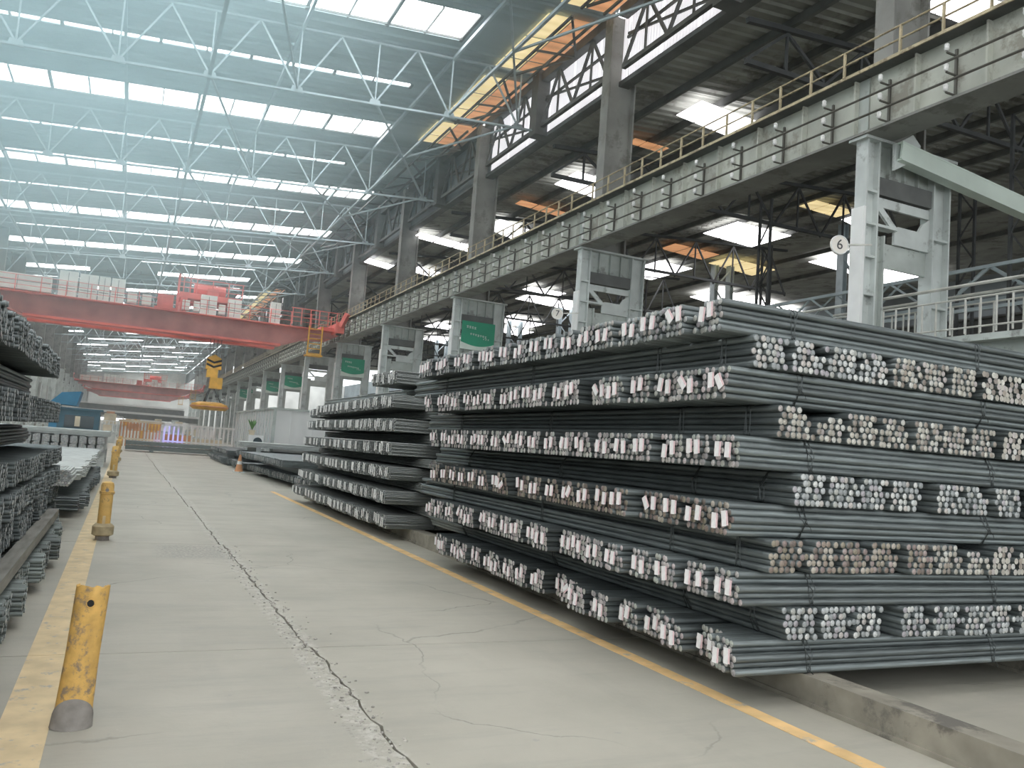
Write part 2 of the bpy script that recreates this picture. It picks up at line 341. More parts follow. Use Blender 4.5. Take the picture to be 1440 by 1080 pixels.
# strips: wide at 28.2+12k, narrow halfway
cuts = []
for k in range(-4, 20):
    c = 28.2+12*k; cuts.append((c-1.1, c+1.1, 'w', k)); cuts.append((c+5.82, c+6.2, 'n', k))
cuts.sort(); prev = Y0-4-10
ribs_cache = {}
for (a, b, ty, k) in cuts:
    if a > prev:
        p = MB(); slab_xy(p, XL, XR, prev, a, zL, .12)
        # ribs of the corrugated sheets along x
        n = int((a-prev)/.55)
        if prev < 110:
            for i in range(1, n):
                y = prev+(a-prev)*i/n; p.add([(XL,y-.06,zL(XL)-.001),(XR,y-.06,zL(XR)-.001),(XR,y+.06,zL(XR)-.001),(XL,y+.06,zL(XL)-.001),(XL,y,zL(XL)-.07),(XR,y,zL(XR)-.07)],
                                             [(0,1,5,4),(2,3,4,5),(0,4,3),(1,2,5)])
        p.build('roof_panel', 'roof_left', ceil)
    xr = {0: 10.2, 1: 10.4}.get(k, 12.9 if k > 1 else 10.3)
    if ty == 'n': xr = 9.8
    q = MB(); slab_xy(q, xr, XR, a, b, zL, .12); q.build('roof_panel', 'roof_left', ceil)
    x0 = XL+.6
    q = MB(); slab_xy(q, XL, x0, a, b, zL, .12); q.build('roof_panel', 'roof_left', ceil)
    # panes, each about 3 m
    n = max(1, int(round((xr-x0)/2.93))) if ty == 'w' else 4
    for i in range(n):
        u0 = x0+(xr-x0)*i/n; u1 = x0+(xr-x0)*(i+1)/n
        if ty == 'n' and k in (1, 3) and i == 0: u0 += 1.5
        if (ty == 'n' and k >= 4 and (i*5+k*3) % 4 < 2) or (ty == 'w' and k >= 5 and (i*7+k*5) % 9 < 4):
            q = MB(); slab_xy(q, u0, u1, a, b, zL, .12); q.build('roof_panel', 'roof_left', ceil); continue
        q = MB(); slab_xy(q, u0+.05, u1-.05, a, b, zL, .02, dz=.05); q.build('skylight', 'skylight', ceil)
    if a < 130:
        q = MB()
        m = n*2 if ty == 'w' else n*3
        for i in range(m+1):
            u = x0+(xr-x0)*i/m; q.bar((u, a, zL(u)), (u, b, zL(u)), .05 if i % 2 else .12, .12)
        if ty == 'w': q.bar((x0, b-.25, zL(x0)-.05), (xr, b-.25, zL(xr)-.05), .06, .08)
        q.build('glazing_bar', 'steel_dark', ceil)
    prev = b
p = MB(); slab_xy(p, XL, XR, prev, Y1, zL, .12); p.build('roof_panel', 'roof_left', ceil)

# translucent coloured sheets along the column line (yellow outer, orange inner), each sheet a piece
def colour_strip(ya, yb, full=True):
    y = ya; i = 0
    while y < yb:
        e = min(yb, y+1.95); gap = .9 if i % 3 == 2 else .14
        for (u0, u1, m) in ((12.2, 13.2, 'sheet_yellow'), (13.28, 14.25, 'sheet_orange')):
            if i in (0,) and m == 'sheet_yellow': continue
            q = MB(); slab_xy(q, u0, u1, y, e-gap, zL, .02, dz=-.14); q.build('roof_sheet', m, ceil)
        y = e; i += 1
colour_strip(14, 40.5)
colour_strip(92, 135)

# trusses of the rolling bay: lower chord, upper chord, posts, V diagonals
NODES = [-10.3, -7.4, -4.45, -1.5, 1.39, 4.39, 7.3, 10.3, 13.3]
def zc(x): return 14.2+SL*(x-4.4)
tr = empty('roof_truss', (0, 18.2, 0), kind='structure', label='pale steel roof truss spanning the crane bay', cat='truss', group='roof trusses of the crane bay')
m = MB(); m.angle((-10.9, 0, zc(-10.9)), (14.2, 0, zc(14.2)), .10, .025); m.build('lower_chord', 'steel_truss', tr)
m = MB(); m.angle((-10.9, 0, zL(-10.9)-.3), (14.2, 0, zL(14.2)-.3), .11, .03); m.build('upper_chord', 'steel_truss', tr)
for i, x in enumerate(NODES):
    m = MB(); m.bar((x, 0, zc(x)), (x, 0, zL(x)-.3), .05, .05); m.build('post', 'steel_truss', tr)
    m = MB(); m.prism([(x-.24, zc(x)-.07), (x+.24, zc(x)-.07), (x+.18, zc(x)+.16), (x-.18, zc(x)+.16)], 'y', -.03, .03); m.build('gusset', 'steel_truss', tr)
    for sgn in (-1, 1):
        u = x+sgn*1.48
        if u < -10.9 or u > 14.2: continue
        m = MB(); m.angle((x, 0, zc(x)+.05), (u, 0, zL(u)-.32), .065, .02); m.build('diagonal', 'steel_truss', tr)
for k in range(0, 17):
    if k: copy_tree(tr, (0, 18.2+12*k, 0))
for x in (-7.4, -1.5, 4.39, 10.3):
    m = MB(); m.bar((x, 6, zL(x)-.35), (x, 220, zL(x)-.35), .10, .14); m.build('purlin', 'steel_truss', ceil)
m = MB(); m.bar((1.39, 18.2, zc(1.39)+.1), (1.39, 220, zc(1.39)+.1), .12, .12); m.build('tie_beam', 'steel_truss', ceil)
m = MB(); m.bar((-7.4, 18.2, zc(-7.4)+.1), (-7.4, 220, zc(-7.4)+.1), .10, .10); m.build('tie_beam', 'steel_truss', ceil)
m = MB(); m.bar((10.3, 18.2, zc(10.3)+.1), (10.3, 220, zc(10.3)+.1), .10, .10); m.build('tie_beam', 'steel_truss', ceil)
for k in range(0, 8):          # horizontal bracing in the plane of the lower chords
    y = 18.2+12*k
    for (xa, xb) in ((1.39, 4.39), (7.3, 13.3)):
        m = MB(); m.bar((xa, y, zc(xa)+.1), (xb, y+12, zc(xb)+.1), .07, .07); m.build('brace', 'steel_truss', ceil)
    m = MB(); m.bar((13.3, y, zc(13.3)+.1), (10.3, y+6, zc(10.3)+.1), .07, .07); m.build('brace', 'steel_truss', ceil)
# bulb lamps / hangers are not readable; small hook plates under the roof
# ------------------------------------------------------------------ clerestory and jack trusses on the column line
PITCH = 11.95; YC = [12.25+PITCH*k for k in range(-1, 18)]
cl = empty('window_1', (14.62, 0, 0), kind='structure', label='clerestory of white ribbed translucent sheets above the column line', cat='window')
def cler(ya, yb):
    y = ya
    while y < yb-.1:
        e = min(yb, y+2.0)
        q = MB(); q.box(0, .03, y+.04, e-.04, 15.0, 17.35); q.build('pane', 'skylight_lit', cl)
        y = e
cler(10, 36); cler(95, 135)
q = MB(); q.box(-.02, .06, -14, 10, 14.9, 17.6); q.box(-.02, .06, 36, 95, 14.9, 17.6); q.box(-.02, .06, 135, 262, 14.9, 17.6); q.build('blind_sheet', 'wall_dark', cl)
q = MB(); q.box(-.1, .3, -14, 262, 14.78, 14.95); q.build('gutter_beam', 'steel_dark', cl)
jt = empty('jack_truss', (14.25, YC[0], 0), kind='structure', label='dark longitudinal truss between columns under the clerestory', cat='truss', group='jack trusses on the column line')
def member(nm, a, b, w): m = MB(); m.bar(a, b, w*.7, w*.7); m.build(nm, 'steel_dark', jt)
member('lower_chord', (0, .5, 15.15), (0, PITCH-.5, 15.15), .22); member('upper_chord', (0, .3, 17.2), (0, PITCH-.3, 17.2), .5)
member('middle_chord', (.1, .5, 16.25), (.1, PITCH-.5, 16.25), .12)
m = MB(); m.box(-.3, .25, PITCH/2-.3, PITCH/2+.3, 14.75, 17.5); m.build('hanger_post', 'steel_dark', jt)
for h in (0, 1):
    o = .5+h*(PITCH/2-.2); w_ = PITCH/2-.8
    for i in range(2):
        a = o+w_*i/2; member('diagonal', (0, a+.05, 15.2), (0, a+w_/4, 17.1), .14); member('diagonal', (0, a+w_/4, 17.1), (0, a+w_/2, 15.2), .14)
        member('post', (0, a+w_/4, 15.2), (0, a+w_/4, 17.1), .10)
    member('brace', (.12, o, 15.3), (.12, o+w_, 16.4), .11)
    # knee braces in the roof plane, crossing the coloured sheets
    member('roof_brace', (-1.6, o, 16.85), (0, o+w_/2, 17.0), .12); member('roof_brace', (0, o+w_/2, 17.0), (-1.6, o+w_, 16.85), .12)
    member('roof_post', (-1.7, o+w_/2, 16.8), (0, o+w_/2, 17.0), .10)
member('roof_chord', (-1.7, .3, 16.85), (-1.7, PITCH-.3, 16.85), .12)
member('roof_chord', (-.8, .3, 16.9), (-.8, PITCH-.3, 16.9), .12)
for y in YC[1:12]: copy_tree(jt, (14.25, y, 0))

# ------------------------------------------------------------------ right-hand hall roof
ceil2 = empty('ceiling_neighbour', (0, 0, 0), kind='structure', label='dark corrugated roof over the neighbouring hall', cat='roof')
for j in range(-2, 15):
    ya, yb = j*12.0, j*12.0+11.97
    for (xa, xb) in ((14.7, 22.5), (22.55, 30.5), (30.55, 39.0), (39.05, 62)):
        p = MB(); slab_xy(p, xa, xb, ya, yb, zR, .12); 
        if ya < 60 and xa < 35:
            n = 26
            for i in range(n):
                y = ya+(yb-ya)*(i+.5)/n
                p.add([(xa,y-.06,zR(xa)-.001),(xb,y-.06,zR(xb)-.001),(xb,y+.06,zR(xb)-.001),(xa,y+.06,zR(xa)-.001),(xa,y,zR(xa)-.07),(xb,y,zR(xb)-.07)],[(0,1,5,4),(2,3,4,5),(0,4,3),(1,2,5)])
        p.build('roof_panel', 'roof_right', ceil2)
for x in (16.6, 18.7, 20.8, 22.9, 25, 27.1, 29.2, 31.3, 33.4, 36, 42, 48):
    m = MB(); m.bar((x, -10, zR(x)-.2), (x, 150, zR(x)-.2), .14, .26); m.build('purlin', 'steel_dark', ceil2)
PATCH = [  # corner points (x, y) of each roof light on the sloping roof
    ((17.52, 25.12), (17.52, 23.61), (20.83, 24.39), (20.83, 26.12), 'skylight_right'),
    ((17.55, 34.98), (17.55, 32.74), (21.0, 33.9), (21.0, 36.45), 'skylight_right'),
    ((30.56, 40.28), (30.56, 37.15), (36.04, 38.57), (36.04, 42.2), 'skylight_right'),
    ((31.26, 33.06), (31.26, 31.83), (34.99, 32.63), (34.99, 34.01), 'sheet_yellow'),
    ((35.62, 34.25), (35.62, 32.85), (37.08, 33.39), (37.08, 34.87), 'skylight_right'),
    ((30.74, 45.03), (30.74, 43.37), (35.71, 45.01), (35.71, 46.9), 'sheet_orange'),
    ((36.81, 47.68), (36.81, 45.43), (43.25, 47.72), (43.25, 50.37), 'sheet_yellow'),
    ((17.96, 44.54), (17.96, 42.29), (21.63, 44.64), (21.63, 47.26), 'skylight_right'),
    ((17.54, 28.5), (17.54, 27.93), (19.53, 28.35), (19.53, 28.95), 'sheet_orange'),
    ((17.33, 39.0), (17.33, 38.24), (21.12, 39.68), (21.12, 40.56), 'sheet_orange'),
    ((18.83, 15.64), (18.83, 14.48), (21.02, 14.49), (21.02, 15.76), 'skylight_right'),
    ((42.9, 44.27), (42.91, 41.01), (57.23, 44.57), (57.23, 49.03), 'skylight_right'),
    ((62.02, 50.53), (62.02, 43.41), (72.5, 43.97), (72.49, 52.24), 'skylight_right'),
    ((33.12, 53.4), (33.12, 48.53), (37.16, 49.92), (37.16, 55.31), 'skylight_right'),
    ((45.14, 61.04), (45.14, 56.66), (64.02, 65.11), (64.02, 71.7), 'skylight_right'),
    ((14.88, 48.63), (14.88, 47.37), (19.9, 49.95), (19.9, 51.45), 'skylight_right'),
    ((14.2, 57.75), (14.2, 56.35), (16.74, 58.33), (16.74, 59.88), 'skylight_right'),
    ((18.27, 59.65), (18.27, 57.78), (21.85, 60.31), (21.85, 62.42), 'skylight_right'),
    ((31.34, 68.85), (31.34, 66.08), (39.61, 70.09), (39.61, 73.43), 'skylight_right'),
    ((35.89, 84.01), (35.89, 80.02), (42.95, 85.08), (42.95, 89.81), 'skylight_right'),
    ((30.85, 92.99), (30.85, 88.47), (35.2, 91.77), (35.2, 96.77), 'skylight_right'),
    ((50.72, 45.22), (50.72, 42.09), (56.6, 43.83), (56.6, 47.4), 'skylight_right'),
    ((40.1, 93.22), (40.1, 89.11), (45.54, 93.33), (45.53, 97.97), 'skylight_right'),
    ((35.03, 106.82), (35.03, 101.86), (41.23, 107.13), (41.23, 112.8), 'skylight_right'),
    ((79.05, 58.15), (79.05, 52.35), (89.32, 53.4), (89.32, 59.99), 'skylight_right'),
    ((29.69, 63.83), (29.69, 62.2), (34.29, 64.27), (34.29, 66.07), 'skylight_right')]
for (*q4, mm) in PATCH:      # roof lights of the neighbouring hall, three panes each
    P0, P1, P2, P3 = [Vector((x, y, zR(x)-.42)) for x, y in q4]
    for i in range(3):
        f0, f1 = i/3+.015, (i+1)/3-.015
        c = [P0.lerp(P3, f0), P0.lerp(P3, f1), P1.lerp(P2, f1), P1.lerp(P2, f0)]
        q = MB(); q.add(c+[v+Vector((0, 0, .03)) for v in c], [(0,1,2,3),(7,6,5,4),(0,4,5,1),(1,5,6,2),(2,6,7,3),(3,7,4,0)]); q.build('skylight', mm, ceil2)
# trusses across the neighbouring hall
t2 = empty('hall_truss', (0, YC[1]-PITCH/2, 0), kind='structure', label='dark lattice truss across the neighbouring hall', cat='truss', group='trusses of the neighbouring hall')
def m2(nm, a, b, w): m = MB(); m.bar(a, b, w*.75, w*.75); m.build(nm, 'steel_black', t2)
m2('lower_chord', (15, 0, 13.3), (39, 0, 13.6), .2); m2('upper_chord', (15, 0, zR(15)-.4), (39, 0, zR(39)-.4), .2)
for i in range(8):
    a = 15+3*i; m2('diagonal', (a, 0, 13.35), (a+1.5, 0, zR(a)-.4), .12); m2('diagonal', (a+1.5, 0, zR(a)-.4), (a+3, 0, 13.45), .12); m2('post', (a+1.5, 0, 13.35), (a+1.5, 0, zR(a)-.4), .1)
for k in range(1, 11): copy_tree(t2, (0, YC[1]-PITCH/2+PITCH*k, 0))
# second column row of the neighbouring hall, lattice columns
lc = empty('lattice_column', (38.5, YC[1], 0), kind='structure', label='dark lattice column in the next row of the neighbouring hall', cat='column', group='lattice columns of the neighbouring hall')
for sx_ in (-.7, .7):
    m = MB(); m.hsec(sx_, 0, 0, 16.8, .35, .5, .04); m.build('leg', 'steel_truss', lc)
m = MB()
for i in range(10):
    z = 1.6*i+.3; s_ = 1 if i % 2 else -1
    m.bar((-.7*s_, -.1, z), (.7*s_, -.1, z+1.6), .1); 
m.build('lacing', 'steel_truss', lc)
for y in YC[2:11]: copy_tree(lc, (38.5, y, 0))
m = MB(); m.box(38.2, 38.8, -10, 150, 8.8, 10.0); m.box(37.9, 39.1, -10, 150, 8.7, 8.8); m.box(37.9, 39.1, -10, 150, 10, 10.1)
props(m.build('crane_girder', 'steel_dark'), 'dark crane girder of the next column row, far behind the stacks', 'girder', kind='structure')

lg = empty('lattice_girder', (31, 0, 0), kind='structure', label='thin pale lattice girder across the neighbouring hall behind the nearest column', cat='girder', group='lattice girders of the neighbouring hall')
for z in (9.2, 10.6): m = MB(); m.bar((0, 2, z), (0, 62, z), .12); m.build('chord', 'steel_truss', lg)
for i in range(30):
    a_ = 2+2*i; m = MB(); m.bar((0, a_, 9.2 if i % 2 else 10.6), (0, a_+2, 10.6 if i % 2 else 9.2), .07); m.build('lacing', 'steel_truss', lg)
copy_tree(lg, (25.5, 0, -1.6), label='thin pale lattice girder across the neighbouring hall, the nearer lower one')
for k, (x, y) in enumerate(((25.5, 17), (25.5, 29), (31, 23), (31, 35), (25.5, 41), (31, 47))):
    t = empty('lattice_post', (x, y, 0), kind='structure', label='thin pale lattice post in the neighbouring hall', cat='post', group='lattice posts of the neighbouring hall')
    for o_ in (-.35, .35): m = MB(); m.bar((0, o_, 0), (0, o_, 14), .10); m.build('leg', 'steel_black', t)
    m = MB()
    for i in range(14): m.bar((0, -.35 if i % 2 else .35, i), (0, .35 if i % 2 else -.35, i+1), .05)
    m.build('lacing', 'steel_black', t)
# walls
w = MB(); w.box(-34, -33.7, -14, 262, 0, 15.6); props(w.build('wall_left', 'wall_dark'), 'dark side wall beyond the far column row', 'wall', kind='structure')
w = MB(); w.box(62, 62.3, -14, 262, 0, 19); props(w.build('wall_right', 'wall_dark'), 'dark side wall of the neighbouring hall', 'wall', kind='structure')
w = MB(); w.box(-34, 62, 262, 262.3, 0, 19); props(w.build('wall_far', 'wall_far'), 'pale end wall of the hall seen through haze', 'wall', kind='structure')
w = MB(); w.box(-34, -11, -14, 262, 15.5, 15.62); cl_ = props(w.build('ceiling_left', 'roof_left'), 'dark roof over the bay past the far columns', 'roof', kind='structure')
for k in range(-2, 12):  # unseen skylights added to throw side light on the aisle-facing bar ends
    for (xa, xb) in ((-26.8, -21.8), (-21.6, -16.6)):
        m = MB(); m.box(xa, xb, 4.2+12*k, 6.8+12*k, 15.44, 15.48); m.build('skylight', 'skylight', cl_)

wf = empty('window_2', (0, 261.9, 0), kind='structure', label='long daylight window bands in the far end wall', cat='window')
for (z0, z1) in ((5.0, 6.1), (2.5, 3.2)):
    for i in range(6): m = MB(); m.box(-9.5+2.4*i, -7.25+2.4*i, 0, .05, z0, z1); m.build('pane', 'skylight_right', wf)
# ------------------------------------------------------------------ columns
col = empty('steel_column', (13.4, YC[0], 0), kind='structure', cat='column', group='twin-legged columns under the crane girder', label='pale grey twin-legged steel column carrying the crane girder')
m = MB(); m.hsec(.19, .15, 0, 8.72, .38, .30, .045)
for z in (1.5, 3.0, 4.5, 5.4, 6.2, 6.9, 7.6): m.box(.045, .335, .01, .29, z, z+.05)
m.build('front_leg', 'steel_pale', col)
m = MB(); m.box(-.055, -.002, -.02, .32, 0, 7.25); m.build('cover_plate', 'white', col)
m = MB(); m.box(.40, .66, .16, .20, 0, 6.75); m.box(.63, .67, .06, .30, 0, 6.75); m.build('inner_flange', 'steel_paint', col)
m = MB(); m.hsec(2.30, .165, 0, 8.72, .54, .33, .045)
for z in (3.0, 5.4, 6.9): m.box(2.08, 2.52, .01, .32, z, z+.05)
m.build('rear_leg', 'steel_pale', col)
m = MB(); m.box(.385, 2.03, .16, .22, 7.98, 8.70)
for x in (.75, 1.2, 1.62): m.box(x, x+.04, .08, .16, 7.98, 8.70)
m.build('bracket_plate', 'steel_paint', col)
m = MB(); m.box(.385, 2.03, .05, .30, 7.60, 7.98); m.build('cross_tie', 'steel_dark', col)
m = MB(); m.prism([(.385, 7.36), (2.03, 7.36), (2.03, 7.56), (.385, 7.56)], 'y', .10, .16); m.prism([(.40, 7.36), (.55, 7.36), (1.0, 6.98), (.98, 6.88), (.88, 6.90), (.40, 7.30)], 'y', .06, .12)
m.prism([(.385, 6.90), (.98, 6.90), (.98, 6.96), (.385, 6.96)], 'y', .02, .26)
m.prism([(.96, 6.62), (2.03, 6.62), (2.03, 7.36), (1.80, 7.20), (1.68, 7.02), (1.06, 7.02), (.96, 6.96)], 'y', .08, .14); m.build('gusset', 'steel_pale', col)
m = MB(); m.prism([(.67, 6.10), (2.03, 6.10), (2.03, 6.62), (.67, 6.62)], 'y', .17, .22); m.build('cross_plate', 'steel_paint', col)
m = MB(); m.box(-.10, 2.68, -.06, .42, 8.70, 8.76); m.build('cap_plate', 'steel_pale', col)
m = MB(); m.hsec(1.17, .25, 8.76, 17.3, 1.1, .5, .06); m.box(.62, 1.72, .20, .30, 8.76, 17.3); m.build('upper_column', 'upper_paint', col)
for k, y in enumerate(YC[1:]): copy_tree(col, (13.4, y, 0))
for k, y in enumerate(YC[3:]): copy_tree(col, (-11.2, y, 0), rotz=0)

# ------------------------------------------------------------------ crane girder spans, conductor pipes, railing (right line)
def girder_span(y, detailed):
    g = empty('crane_girder', (13.4, y, 0), kind='structure', cat='girder', group='crane girder spans over the columns', label='grey riveted plate girder span carrying the crane rail')
    return g
gs = girder_span(YC[0], True); Pn = PITCH-.02
def gpart(nm, mname, fn):
    m = MB(); fn(m); return m.build(nm, mname, gs)
gpart('web', 'girder', lambda m: m.box(0, .04, 0, Pn, 8.80, 10.02))
gpart('bottom_flange', 'upper_paint', lambda m: m.box(-.14, .66, 0, Pn, 8.765, 8.82))  # darker than the web: underside shade put into the flange colour
gpart('rear_web', 'steel_dark', lambda m: m.box(.62, .66, 0, Pn, 8.82, 10.02))
gpart('walkway_plate', 'steel_dark', lambda m: m.box(-.30, 1.0, 0, Pn, 10.02, 10.07))
gpart('toe_board', 'rail_yellow', lambda m: m.box(-.33, -.30, 0, Pn, 10.02, 10.085))
gpart('crane_rail', 'steel_dark', lambda m: m.box(.26, .36, 0, Pn, 10.07, 10.2))
st = MB(); st.box(-.14, 0, -.02, .02, 8.82, 10.0); stm = st.mesh('stiffener', 'girder')
for i in range(8): put('stiffener', stm, gs, (0, .28+1.494*i, 0))
gpart('splice_plate', 'steel_paint', lambda m: m.box(-.02, 0, 0, .42, 8.83, 10.0))
br = MB()
for z in (9.72, 9.34, 8.95): br.bar((-.02, 0, z-.1), (-.32, 0, z-.1), .03)
br.bar((-.05, 0, 8.83), (-.05, 0, 9.75), .045); brm = br.mesh('bracket', 'pipe_dark')
ins = MB(); ins.tube([(0,0,-.09),(0,0,-.05),(0,0,-.02),(0,0,.02),(0,0,.045)], [.03,.05,.042,.05,.03], 8); insm = smooth(ins.mesh('insulator', 'insulator'), 30)
for i in range(8):
    put('bracket', brm, gs, (0, .95+1.494*i, 0))
    for z in (9.76, 9.37, 8.98): put('insulator', insm, gs, (-.32, .95+1.494*i, z-.02))
for z in (9.40, 9.01):
    m = MB(); m.tube([(-.32, 0, z+.04), (-.32, Pn/2, z+.04), (-.32, Pn, z+.04)], .024, 6); m.build('conductor_pipe', 'pipe_dark', gs)
rl = empty('guard_railing', (13.4, YC[0], 0), kind='structure', cat='railing', group='railing spans along the crane girder walkway', label='yellow two-rail guard railing along the crane girder walkway')
pm = MB(); pm.bar((-.30, 0, 10.05), (-.30, 0, 10.64), .045); pmm = pm.mesh('post', 'rail_yellow')
for i in range(12): put('post', pmm, rl, (0, .35+.9585*i+.08, 0))
for nm, z in (('top_rail', 10.64), ('middle_rail', 10.36)):
    m = MB(); m.tube([(-.30, 0, z), (-.30, Pn/2, z), (-.30, Pn, z)], .021, 6); m.build(nm, 'rail_yellow', rl)
# far spans: joined brackets
gfar = empty('crane_girder', (13.4, YC[7], 0), kind='structure', cat='girder', group='crane girder spans over the columns', label='grey riveted plate girder span carrying the crane rail')
for ch in list(gs.children):
    if ch.name.split('.')[0] in ('web', 'bottom_flange', 'rear_web', 'walkway_plate', 'toe_board', 'conductor_pipe', 'stiffener'):
        c = ch.copy(); COL.objects.link(c); c.parent = gfar
fb = MB()
for i in range(8):
    y = .95+1.494*i; fb.bar((-.05, y, 8.83), (-.05, y, 9.75), .045)
    for z in (9.72, 9.34, 8.95): fb.box(-.36, -.28, y-.04, y+.04, z-.06, z+.06); fb.bar((-.02, y, z-.1), (-.32, y, z-.1), .03)
fb.build('bracket_row', 'pipe_dark', gfar, kind='stuff')
for k in range(1, 18):
    if k < 7: copy_tree(gs, (13.4, YC[k], 0))
    elif k > 7: copy_tree(gfar, (13.4, YC[k], 0))
    if k < 12: copy_tree(rl, (13.4, YC[k], 0))
for k in range(3, 18):
    c = copy_tree(gfar, (-10.4, YC[k], 0)); c.scale = (-1, 1, 1)

# pale brace channel on the nearest column
b = empty('brace_beam', (13.9, 12.0, 8.5), kind='structure', label='pale green-white channel beam running off the nearest column', cat='beam')
m = MB(); m.bar((0.05, -.12, -.05), (9, -.12, -.95), .05, .36); m.bar((0.05, -.02, .13), (9, -.02, -.77), .26, .04); m.bar((0.05, -.02, -.23), (9, -.02, -1.13), .26, .04); m.build('channel', 'banner_pale', b)
m = MB(); m.prism([(0, -.45), (.45, -.2), (.75, .22), (.5, .42), (0, .1)], 'y', -.02, .06); m.build('end_gusset', 'steel_pale', b)

# number signs
def number_sign(text, loc, d, label):
    t = empty('number_sign', loc, label=label, cat='sign', group='round column number signs')
    t.rotation_euler = (0, 0, R(-14))
    m = MB(); n = 28
    m.prism([(math.cos(2*math.pi*i/n)*d/2, math.sin(2*math.pi*i/n)*d/2) for i in range(n)], 'y', 0, .03); m.build('disc', 'sign_face', t)
    m = MB(); P = [(math.cos(2*math.pi*i/n)*d*.47, -.004, math.sin(2*math.pi*i/n)*d*.47) for i in range(n)]; m.tube(P, .012, 5, closed=True); m.build('rim', 'white', t)
    cu = bpy.data.curves.new('numeral', 'FONT'); cu.body = text; cu.size = d*.72; cu.align_x = 'CENTER'; cu.align_y = 'CENTER'; cu.extrude = .003
    tmp = bpy.data.objects.new('tmp', cu); COL.objects.link(tmp); bpy.context.view_layer.update()
    me = bpy.data.meshes.new_from_object(tmp.evaluated_get(bpy.context.evaluated_depsgraph_get())); bpy.data.objects.remove(tmp)
    me.materials.clear(); me.materials.append(MATS['ink']); put('numeral', me, t, (0, -.006, 0), rot=(R(90), 0, 0))
    m = MB(); m.bar((d*.45, .04, .03), (.74, .04, .1), .035); m.build('arm', 'rail_white', t)
number_sign('6', (12.62, 12.15, 6.27), .40, 'round white sign numbered 6 on an arm from the nearest column')
number_sign('7', (12.62, 24.2, 6.35), .40, 'smaller-looking round white sign on the second column, above tagged bars')

# green banners
def banner(y, k):
    t = empty('banner', (14.66, y-.06, 7.05), label='green and white safety banner on the %s column from the camera' % ORD[k], cat='banner', group='green banners on columns')
    P = [(-.85, .60)]; low = [(-.85+1.7*i/14, -.38-.16*math.sin(math.pi*i/14)) for i in range(15)]
    m = MB(); m.prism([(-.85, .62), *low, (.85, .62)], 'y', -.02, 0); m.build('green_field', 'banner_green', t)
    m = MB(); m.prism([(-.88, -.30), (-.88, -.72), (.88, -.72), (.88, -.30)], 'y', -.012, .01); m.build('pale_hem', 'banner_pale', t)
    rr = random.Random(3); m = MB()
    def glyph(cx, cz, s):
        m.bar((cx-s*.42, -.024, cz+s*.3), (cx+s*.42, -.024, cz+s*.3), s*.13, .004, upv=(0,1,0))
        m.bar((cx, -.024, cz+s*.48), (cx, -.024, cz-s*.45), s*.13, .004, upv=(0,1,0))
        m.bar((cx-s*.35, -.024, cz-s*.05*rr.uniform(-1, 3)), (cx+s*.38, -.024, cz-s*.1*rr.uniform(-1, 2)), s*.12, .004, upv=(0,1,0))
        if rr.random() < .6: m.bar((cx-s*.4, -.024, cz-s*.42), (cx+s*.4, -.024, cz-s*.42), s*.12, .004, upv=(0,1,0))
    for i in range(4): glyph(-.56+.13*i, .36-.012*i, .12)
    for i in range(7): glyph(-.36+.125*i, .02-.012*i, .115)
    for i in range(3): glyph(.30+.12*i, -.16, .07)
    m.build('lettering', 'white', t, kind='stuff')
for k in (2, 4, 6, 7, 9): banner(YC[k+1], k)

# walkway with railings between the column legs
wk = empty('walkway', (0, 0, 0), label='raised walkway with thin white rails passing between the column legs', cat='walkway', kind='structure')
m = MB(); m.box(14.75, 16.55, 3, 16, 4.45, 4.58); m.build('deck', 'steel_paint', wk)
m = MB(); m.box(15.0, 16.2, 3, 16, 3.9, 4.45); m.build('deck_beam', 'steel_paint', wk)
for (x, z0, z1, z2, n) in ((14.72, 4.6, 5.57, 5.3, 40), (16.5, 4.6, 5.82, 5.6, 40)):
    for z, r_ in ((z1, .035), (z2, .02), (z0+.12, .02)):
        m = MB(); m.tube([(x, 3, z), (x, 9, z), (x, 16, z)], r_, 6); m.build('rail', 'rail_white', wk)
    bm_ = MB(); bm_.bar((0, 0, z0), (0, 0, z2), .028); bme = bm_.mesh('baluster', 'rail_white')
    for i in range(n): put('baluster', bme, wk, (x, 3.1+.325*i, 0))
for y in (5, 9.6, 14.8):
    m = MB(); m.box(15.3, 15.6, y, y+.3, 0, 3.9); m.build('support', 'steel_paint', wk)

# ------------------------------------------------------------------ steel bars and bundles
def bar_geo(mb, r, L, n, ox, y, z, slot_end=1, chamfer=True):
    o = len(mb.v); cs = [(math.cos(2*math.pi*i/n), math.sin(2*math.pi*i/n)) for i in range(n)]
    rings = [(ox, r*.86), (ox+.004, r), (ox+L, r)] if chamfer else [(ox, r), (ox+L, r)]
    for (x, q) in rings: mb.v += [(x, y+c*q, z+s*q) for c, s in cs]
    k = len(rings)
    for a in range(k-1):
        for i in range(n):
            mb.f.append([o+a*n+i, o+(a+1)*n+i, o+(a+1)*n+(i+1) % n, o+a*n+(i+1) % n]); mb.mi.append(0)
    mb.f.append([o+i for i in range(n)]); mb.mi.append(slot_end)
    mb.f.append([o+(k-1)*n+i for i in range(n)][::-1]); mb.mi.append(slot_end)
BAR = {}
def bar_mesh(r, L, steel, end):
    key = (r, L, steel, end)
    if key not in BAR:
        mb = MB(); bar_geo(mb, r, L, 12, 0, 0, 0); BAR[key] = smooth(mb.mesh('bar', [steel, end]), 50)
    return BAR[key]
